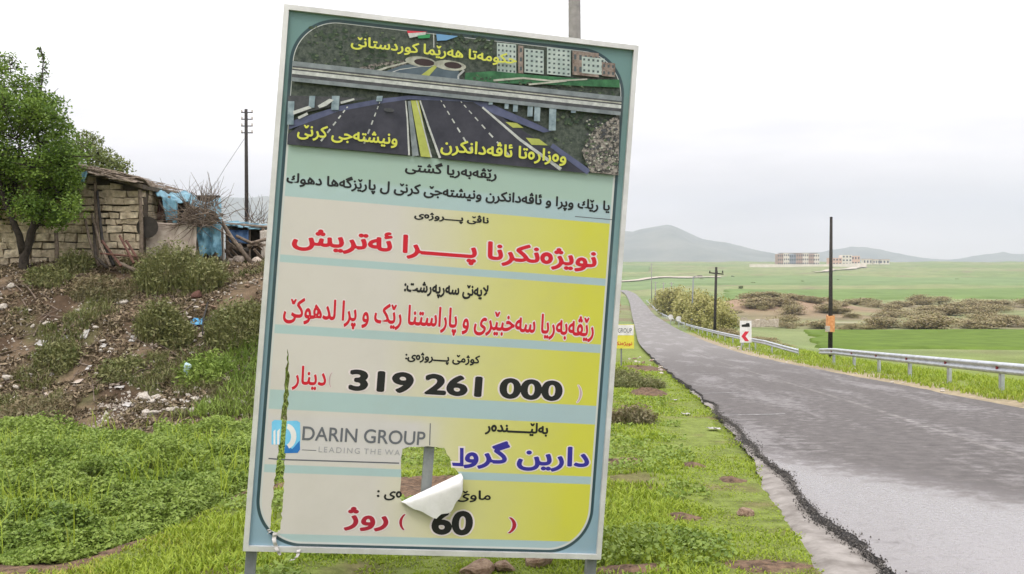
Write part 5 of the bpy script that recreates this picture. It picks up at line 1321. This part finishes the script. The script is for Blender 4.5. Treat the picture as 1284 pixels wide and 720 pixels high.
drape('tarpaulin', [px(246, 284, 22.2), px(276, 281, 22.2), px(278, 318, 22.1), px(250, 322, 22.1)], M['bluetarp'], 'blue tarpaulin hung as a curtain right of the sacking', 'tarpaulin', 26, 24, .12, 6, hem=.18)
drape('sacking_sheet', [px(180, 276, 22.3), px(248, 278, 22.2), px(246, 326, 22.0), px(184, 330, 22.1)], M['sacking'], 'beige sacking sheet stretched across the lean-to front', 'sheet', 36, 22, .05, 8, sag=.06)
for k_, (x, y, lab) in enumerate(((192, 266, 'dark rag hanging in the gap beside the corner post'), (201, 264, 'brown rag hanging in the middle of the lean-to gap'))):
    drape('rag', [px(x - 4, y - 13, 22.9), px(x + 4, y - 12, 22.9), px(x + 4, y + 11, 22.85), px(x - 4, y + 12, 22.85)], M['rust'] if k_ else M['wood'], lab, 'rag', 10, 10, .03, k_)
# brushwood heaped on the tarp
def brush(name, c, n, rx, ry, rz, lab, m, rmin=.006, rmax=.016, lmin=.3, lmax=.9, up=.2):
    o = MB()
    for k_ in range(n):
        p = Vector((random.gauss(0, rx * .45), random.gauss(0, ry * .45), abs(random.gauss(0, rz * .5))))
        d_ = Vector((random.gauss(0, 1), random.gauss(0, .6), random.gauss(up, .6))).normalized() * random.uniform(lmin, lmax)
        mid_ = p + d_ * .5 + Vector((random.uniform(-1, 1), random.uniform(-1, 1), random.uniform(-1, 1))) * .07
        o.tube([p, mid_, p + d_], random.uniform(rmin, rmax), .003, 4)
    return tag(o.build(name, m, loc=c), lab, 'brushwood')
brush('brush_pile', px(246, 285, 22.2), 240, .55, .35, .45, 'tangle of dry grey brushwood lying over the blue tarpaulin', M['twig'])
brush('dry_shrub', px(262, 262, 23.0), 46, .35, .2, .12, 'bare twiggy shrub sticking up above the tarpaulin roof', M['twig'], .006, .012, .4, .9, 1.3)
brush('dry_shrub', px(231, 250, 24.6), 22, .5, .2, .1, 'thin bare twigs rising behind the lean-to roof', M['twig'], .004, .008, .3, .6, 1.4)
brush('dry_shrub', px(322, 282, 27), 40, .6, .3, .2, 'bare shrub behind the second shed beside the billboard', M['twig'], .006, .01, .5, 1.0, 1.2)
# second shed at the right
Y2 = 24.5; sh = empty('lean_to', px(308, 334, Y2), 'small ramshackle shed with blue roof sheet behind the leaning beam', 'lean-to')
def l2(x, y, Y): return px(x, y, Y) - sh.location
for x, yt in ((286, 284), (330, 286), (312, 282)): MB().tube([l2(x, 340, Y2), l2(x, yt, Y2)], .05, .045, 7).build('post', M['wood'], sh)
MB().tube([l2(280, 281, Y2), l2(336, 285, Y2)], .05, .04, 7).build('beam', M['wood'], sh)
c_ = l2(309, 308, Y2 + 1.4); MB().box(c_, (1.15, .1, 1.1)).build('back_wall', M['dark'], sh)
rp = MB()
for i in range(9): a = l2(279 + i * 6.4, 278 + i * .9, Y2 + .4); rp.box((a.x, a.y + .3, a.z + random.uniform(-.02, .03)), (.13, 2.0, .025), Matrix.Rotation(.08, 3, 'X') @ Matrix.Rotation(random.uniform(-.12, .12), 3, 'Y'), jit=.015)
rp.build('roof', M['bluetarp'], sh)
drape('tarpaulin', [px(285, 288, 24.3), px(312, 289, 24.3), px(312, 306, 24.25), px(288, 304, 24.25)], mat('navy_tarpaulin', (.02, .05, .12), (.05, .11, .22), 4, .6), 'navy blue cloth hanging inside the second shed', 'tarpaulin', 14, 12, .04, 9)
drape('sacking_sheet', [px(272, 284, 23.6), px(281, 285, 23.6), px(281, 328, 23.4), px(277, 330, 23.4)], M['rock'], 'whitish ragged cloth strip at the left post of the second shed', 'sheet', 10, 20, .05, 4)
drape('sacking_sheet', [px(326, 290, 24.2), px(336, 288, 24.2), px(336, 322, 24.1), px(328, 325, 24.1)], M['rock'], 'pale cloth hanging at the billboard end of the second shed', 'sheet', 10, 16, .05, 2)
# leaning poles and frames
def leaning(name, pts, r0, r1, m, lab, cat='pole', group=None):
    p = [Vector(q_) for q_ in pts]; o = MB().tube([q_ - p[0] for q_ in p], r0, r1, 7).build(name, m, loc=p[0], smooth=True); return tag(o, lab, cat, group)
leaning('wooden_beam', [px(316, 331, 22.8), px(290, 298, 22.9), px(268, 262, 23.2)], .06, .05, M['wood'], 'long grey beam leaning against the end of the tarpaulin roof', 'beam')
leaning('wooden_beam', [px(334, 300, 23.4), px(315, 305, 23.2), px(296, 296, 23.2)], .045, .04, M['wood'], 'short beam lying across the second shed front', 'beam')
leaning('wooden_pole', [px(143, 333, 20.9), px(128, 300, 21.3), px(122, 240, 21.75)], .045, .03, M['darkwood'], 'dark pole leaning on the stone wall, reaching the eave')
leaning('wooden_pole', [px(124, 334, 21.0), px(112, 300, 21.3), px(106, 272, 21.75)], .04, .03, M['wood'], 'bent pole leaning low on the left of the stone wall')
leaning('wooden_pole', [px(138, 334, 20.8), px(126, 308, 21.1), px(115, 268, 21.75)], .035, .025, M['wood'], 'thin pole leaning between the dark pole and the bent pole')
leaning('wooden_pole', [px(134, 336, 20.7), px(120, 322, 20.9), px(117, 280, 21.7)], .04, .03, M['bark'], 'crooked dark branch propped before the stone wall')
leaning('wooden_pole', [px(228, 368, 19.8), px(190, 348, 20.3), px(150, 330, 20.8)], .05, .04, M['twig'], 'grey fallen pole lying down the bank below the wall')
leaning('wooden_pole', [px(71, 330, 21.2), px(71, 308, 21.3), px(70, 290, 21.4)], .05, .045, M['wood'], 'short upright stake at the left of the stone wall')
fr = empty('rusty_frame', px(150, 330, 20.9), 'rusty red metal frame leaning among poles before the wall', 'frame')
fl_ = lambda x, y, Y: px(x, y, Y) - fr.location
for pts in (((128, 302, 21.2), (152, 334, 20.7)), ((150, 296, 21.2), (168, 330, 20.6)), ((158, 302, 21.2), (176, 330, 20.7))): MB().tube([fl_(*p) for p in pts], .03, .03, 6).build('bar', M['rust'], fr)
MB().tube([fl_(126, 318, 21.0), fl_(172, 322, 20.7)], .025, .025, 6).build('bar', M['rust'], fr)
o = MB().tube([(0, 0, 0), (0, .05, 0)], .24, .20, 18).tube([(0, -.02, 0), (0, 0, 0)], .26, .26, 18).build('round_pan', M['dark'], loc=px(185, 285, 21.9)); tag(o, 'dark round pan hanging at the corner of the stone wall', 'pan')
MB_ = rock_mesh('clay_pot', 5, M['rust'], 3, .05); rock_at(MB_, ground(248, 372), .16, 'clay_pot', 'broken reddish clay pot among the weeds on the bank', 'pot')
leaning('wooden_beam', [px(262, 374, 19.5), px(255, 400, 18.6), px(254, 420, 18.0)], .02, .015, M['darkwood'], 'thin dark stake stuck in the bank beside the wide weed clump', 'stake')
# sacks and blocks in front of the second shed
for x, y, s, lab in ((290, 326, .15, 'pale sack on the ground at the left of the second shed'), (300, 322, .14, 'greyish sack beside the foot of the leaning beam'), (322, 326, .17, 'yellowish sack at the right of the second shed'), (306, 312, .13, 'dark sack on the heap inside the second shed')):
    rock_at(rock_mesh('sack', 600 + x, M['sacking'] if x != 306 else M['dark'], 2, .1), px(x, y + 4, 23.3), s, 'sack', lab, 'sack', None, .8)
MBq = MB()
for k_ in range(16): MBq.box((random.uniform(-.6, .6), random.uniform(-.2, .2), random.uniform(0, .5)), (random.uniform(.2, .6), .05, .06), Matrix.Rotation(random.uniform(-1, 1), 3, 'Y') @ Matrix.Rotation(random.uniform(-1, 1), 3, 'Z'))
tag(MBq.build('scrap_heap', [M['wood']], loc=px(306, 330, 23.6)), 'heap of scrap timber in front of the second shed', 'scrap heap')

# ================================================================== STONES AND LITTER ON THE BANK
def stone_group(n, xr, yr, smin, smax, lab, grp, pool=RM, flat=.6, dens=None):
    for k_ in range(n):
        for tr_ in range(20):
            x, y = random.uniform(*xr), random.uniform(*yr)
            if dens is None or random.random() < dens(x, y): break
        rock_at(random.choice(pool), ground(x, y), random.uniform(smin, smax), 'stone', lab, 'stone', grp, flat)
stone_group(95, (175, 325), (478, 530), .03, .10, 'pale broken stone in the rubble band at the foot of the bank', 'stones in the rubble band', dens=lambda x, y: math.exp(-((y - 508 + (x - 250) * .03) / 14) ** 2))
stone_group(75, (-10, 250), (345, 500), .025, .075, 'small pale stone scattered on the brown bank slope', 'stones on the bank slope')
stone_group(30, (200, 330), (335, 400), .03, .08, 'small stone among the weeds near the sheds', 'stones near the sheds', RB + RM)
for x, y, s, lab in ((4, 388, .12, 'round pale boulder at the left edge of the bank'), (98, 392, .09, 'rounded grey stone in the middle of the bank'), (153, 382, .13, 'large whitish stone below the yellowish weed clump'), (14, 360, .11, 'flat pale stone on the bank under the tree'), (58, 408, .09, 'grey stone left of the slope middle'), (10, 476, .12, 'long pale stone low on the left of the bank')):
    rock_at(random.choice(RM), ground(x, y), s, 'stone', lab, 'stone')
# fine rubble nobody could count
X, Yv = view_scatter(20000, 14.2, 22, -50, 400, 1.0); foot = 15.0 + 1.2 * fbm(X * .35, X * 0 + 3.3, 5, 2)
dn_ = np.where(Yv < foot + 1.6, .9, .25) * (fbm(X * 1.2, Yv * 1.2, 81, 3) > -.12)
keep = (Yv > foot - .2) & (X < -2.6) & (RNG.random(len(X)) < dn_); X, Yv = X[keep], Yv[keep]; n = len(X)
ic = np.array([(1, 0, 0), (-1, 0, 0), (0, 1, 0), (0, -1, 0), (0, 0, 1), (0, 0, -1)], float); tri = np.array([(0, 2, 4), (2, 1, 4), (1, 3, 4), (3, 0, 4), (2, 0, 5), (1, 2, 5), (3, 1, 5), (0, 3, 5)])
sc = RNG.uniform(.008, .035, (n, 1, 1)) * RNG.uniform(.5, 1.5, (n, 1, 3)); pv_ = ic[None] * sc * RNG.uniform(.7, 1.3, (n, 6, 3))
an = RNG.uniform(0, 6.3, n); ca, sa = np.cos(an)[:, None], np.sin(an)[:, None]
pv_ = np.stack([pv_[..., 0] * ca - pv_[..., 1] * sa, pv_[..., 0] * sa + pv_[..., 1] * ca, pv_[..., 2]], -1) + np.stack([X, Yv, H(X, Yv) + .004], 1)[:, None]
g = fast('rubble', pv_[:, tri].reshape(-1, 3), 3, leafmat('rubble_chips', [(.10, .08, .06), (.28, .24, .20), (.45, .41, .36), (.16, .12, .09)], 0, .95)); tag(g, 'fine pale rubble and chips strewn over the brown bank', 'rubble', kind='stuff')
# dead leaves, straw and shreds
X, Yv = view_scatter(75000, 14.3, 22.5, -60, 410, 1.0); foot = 15.0 + 1.2 * fbm(X * .35, X * 0 + 3.3, 5, 2)
keep = (Yv > foot - .1) & (X < -2.6) & (fbm(X * 1.7, Yv * 1.7, 79, 3) > -.10); X, Yv = X[keep], Yv[keep]
g = fast('debris', rand_leaves(np.stack([X, Yv, H(X, Yv) + RNG.uniform(.0, .04, len(X))], 1), RNG.uniform(.03, .17, len(X)), .6, 3.4), 4, leafmat('dead_leaf_litter', [(.04, .028, .02), (.12, .09, .06), (.34, .265, .175), (.07, .05, .03), (.16, .13, .065), (.40, .34, .25)], .1, .9, big=1.5)); tag(g, 'dead leaves and straw strewn over the brown bank', 'debris', kind='stuff')
# dead sticks on the slope
sg = MB()
random.seed(31)
for k_ in range(70):
    x, y = random.uniform(-5, 300), random.uniform(345, 505); c = ground(x, y); a = random.uniform(0, 3.14); l_ = random.uniform(.12, .45)
    d_ = Vector((math.cos(a) * l_, math.sin(a) * l_, 0)); p1, p2 = c - d_, c + d_
    p1.z, p2.z = float(H(p1.x, p1.y)) + .03, float(H(p2.x, p2.y)) + .03
    m_ = c + Vector((0, 0, .05)); r_ = random.uniform(.008, .02)
    o = MB().tube([p1 - c, m_ - c, p2 - c], r_, r_ * .5, 5).build('stick', M['twig'], loc=c); tag(o, 'dead grey stick lying on the brown bank slope', 'stick', 'sticks on the bank')
def scrap(x, y, w_, h_, m, lab, up=False, name='plastic_scrap', grp=None):
    c = ground(x, y); s, t_ = np.meshgrid(np.linspace(-.5, .5, 7), np.linspace(0, 1, 6)); Xs = s * w_ + .1 * w_ * fbm(s * 4, t_ * 4 + x, 77, 2)
    if up: P_ = np.stack([Xs, .02 * np.sin(s * 6) + .15 * w_ * (s * 2) ** 2, t_ * h_ * (1 - .3 * np.abs(s))], -1)
    else: P_ = np.stack([Xs, (t_ - .5) * h_, .03 + .06 * w_ + .25 * w_ * fbm(s * 5 + x, t_ * 5, 78, 3)], -1)
    if not up: P_[..., 2] += H(P_[..., 0] + c.x, P_[..., 1] + c.y) - c.z
    o = grid(name, P_, m); o.location = c; o.rotation_euler = (0, 0, random.uniform(-.4, .4) if up else 0); sm = o.modifiers.new('thickness', 'SOLIDIFY'); sm.thickness = .004
    return tag(o, lab, 'litter', grp)
lb = mat('pale_blue_plastic', (.35, .50, .60), (.55, .66, .70), 9, .5); bb = mat('bright_blue_plastic', (.05, .25, .50), (.12, .38, .60), 9, .5); rd = mat('faded_red_plastic', (.45, .05, .07), (.55, .12, .12), 9, .5)
scrap(234, 476, .16, .31, lb, 'pale blue plastic wrapper standing upright in green grass on the bank', True)
scrap(248, 407, .24, .20, bb, 'bright blue plastic scrap near the thin dark stake')
scrap(36, 530, .20, .20, rd, 'faded red plastic scrap at the left foot of the bank')
for x, y, w_, lab in ((860, 521, .16, 'small white paper scrap on the verge near the road'), (846, 503, .14, 'second white paper scrap on the verge, farther from the camera'), (895, 540, .20, 'white plastic scrap lying beside the road edge')): scrap(x, y, w_, w_, M['litter'], lab)
for k_ in range(26):
    x, y = random.uniform(30, 320), random.uniform(420, 515); scrap(x, y, random.uniform(.06, .18), random.uniform(.06, .2), M['litter'] if k_ % 3 else M['sacking'], 'whitish plastic scrap among the rubble on the bank', grp='plastic scraps on the bank')
# gravel stones on the right shoulder
for k_ in range(60):
    Y = random.uniform(14, 75); d_ = HALF + random.uniform(.35, 1.9); rock_at(random.choice(RM), on(float(roadx(Y)) + d_, Y), random.uniform(.02, .06) * (1 + Y / 60), 'stone', 'pale gravel stone on the right road shoulder', 'stone', 'gravel stones on the right shoulder')
for k_ in range(40):
    x, y = random.uniform(785, 835), random.uniform(448, 472); rock_at(random.choice(RM + RB), ground(x, y), random.uniform(.05, .14), 'stone', 'stone in the earth patch below the small yellow sign', 'stone', 'stones below the small sign')
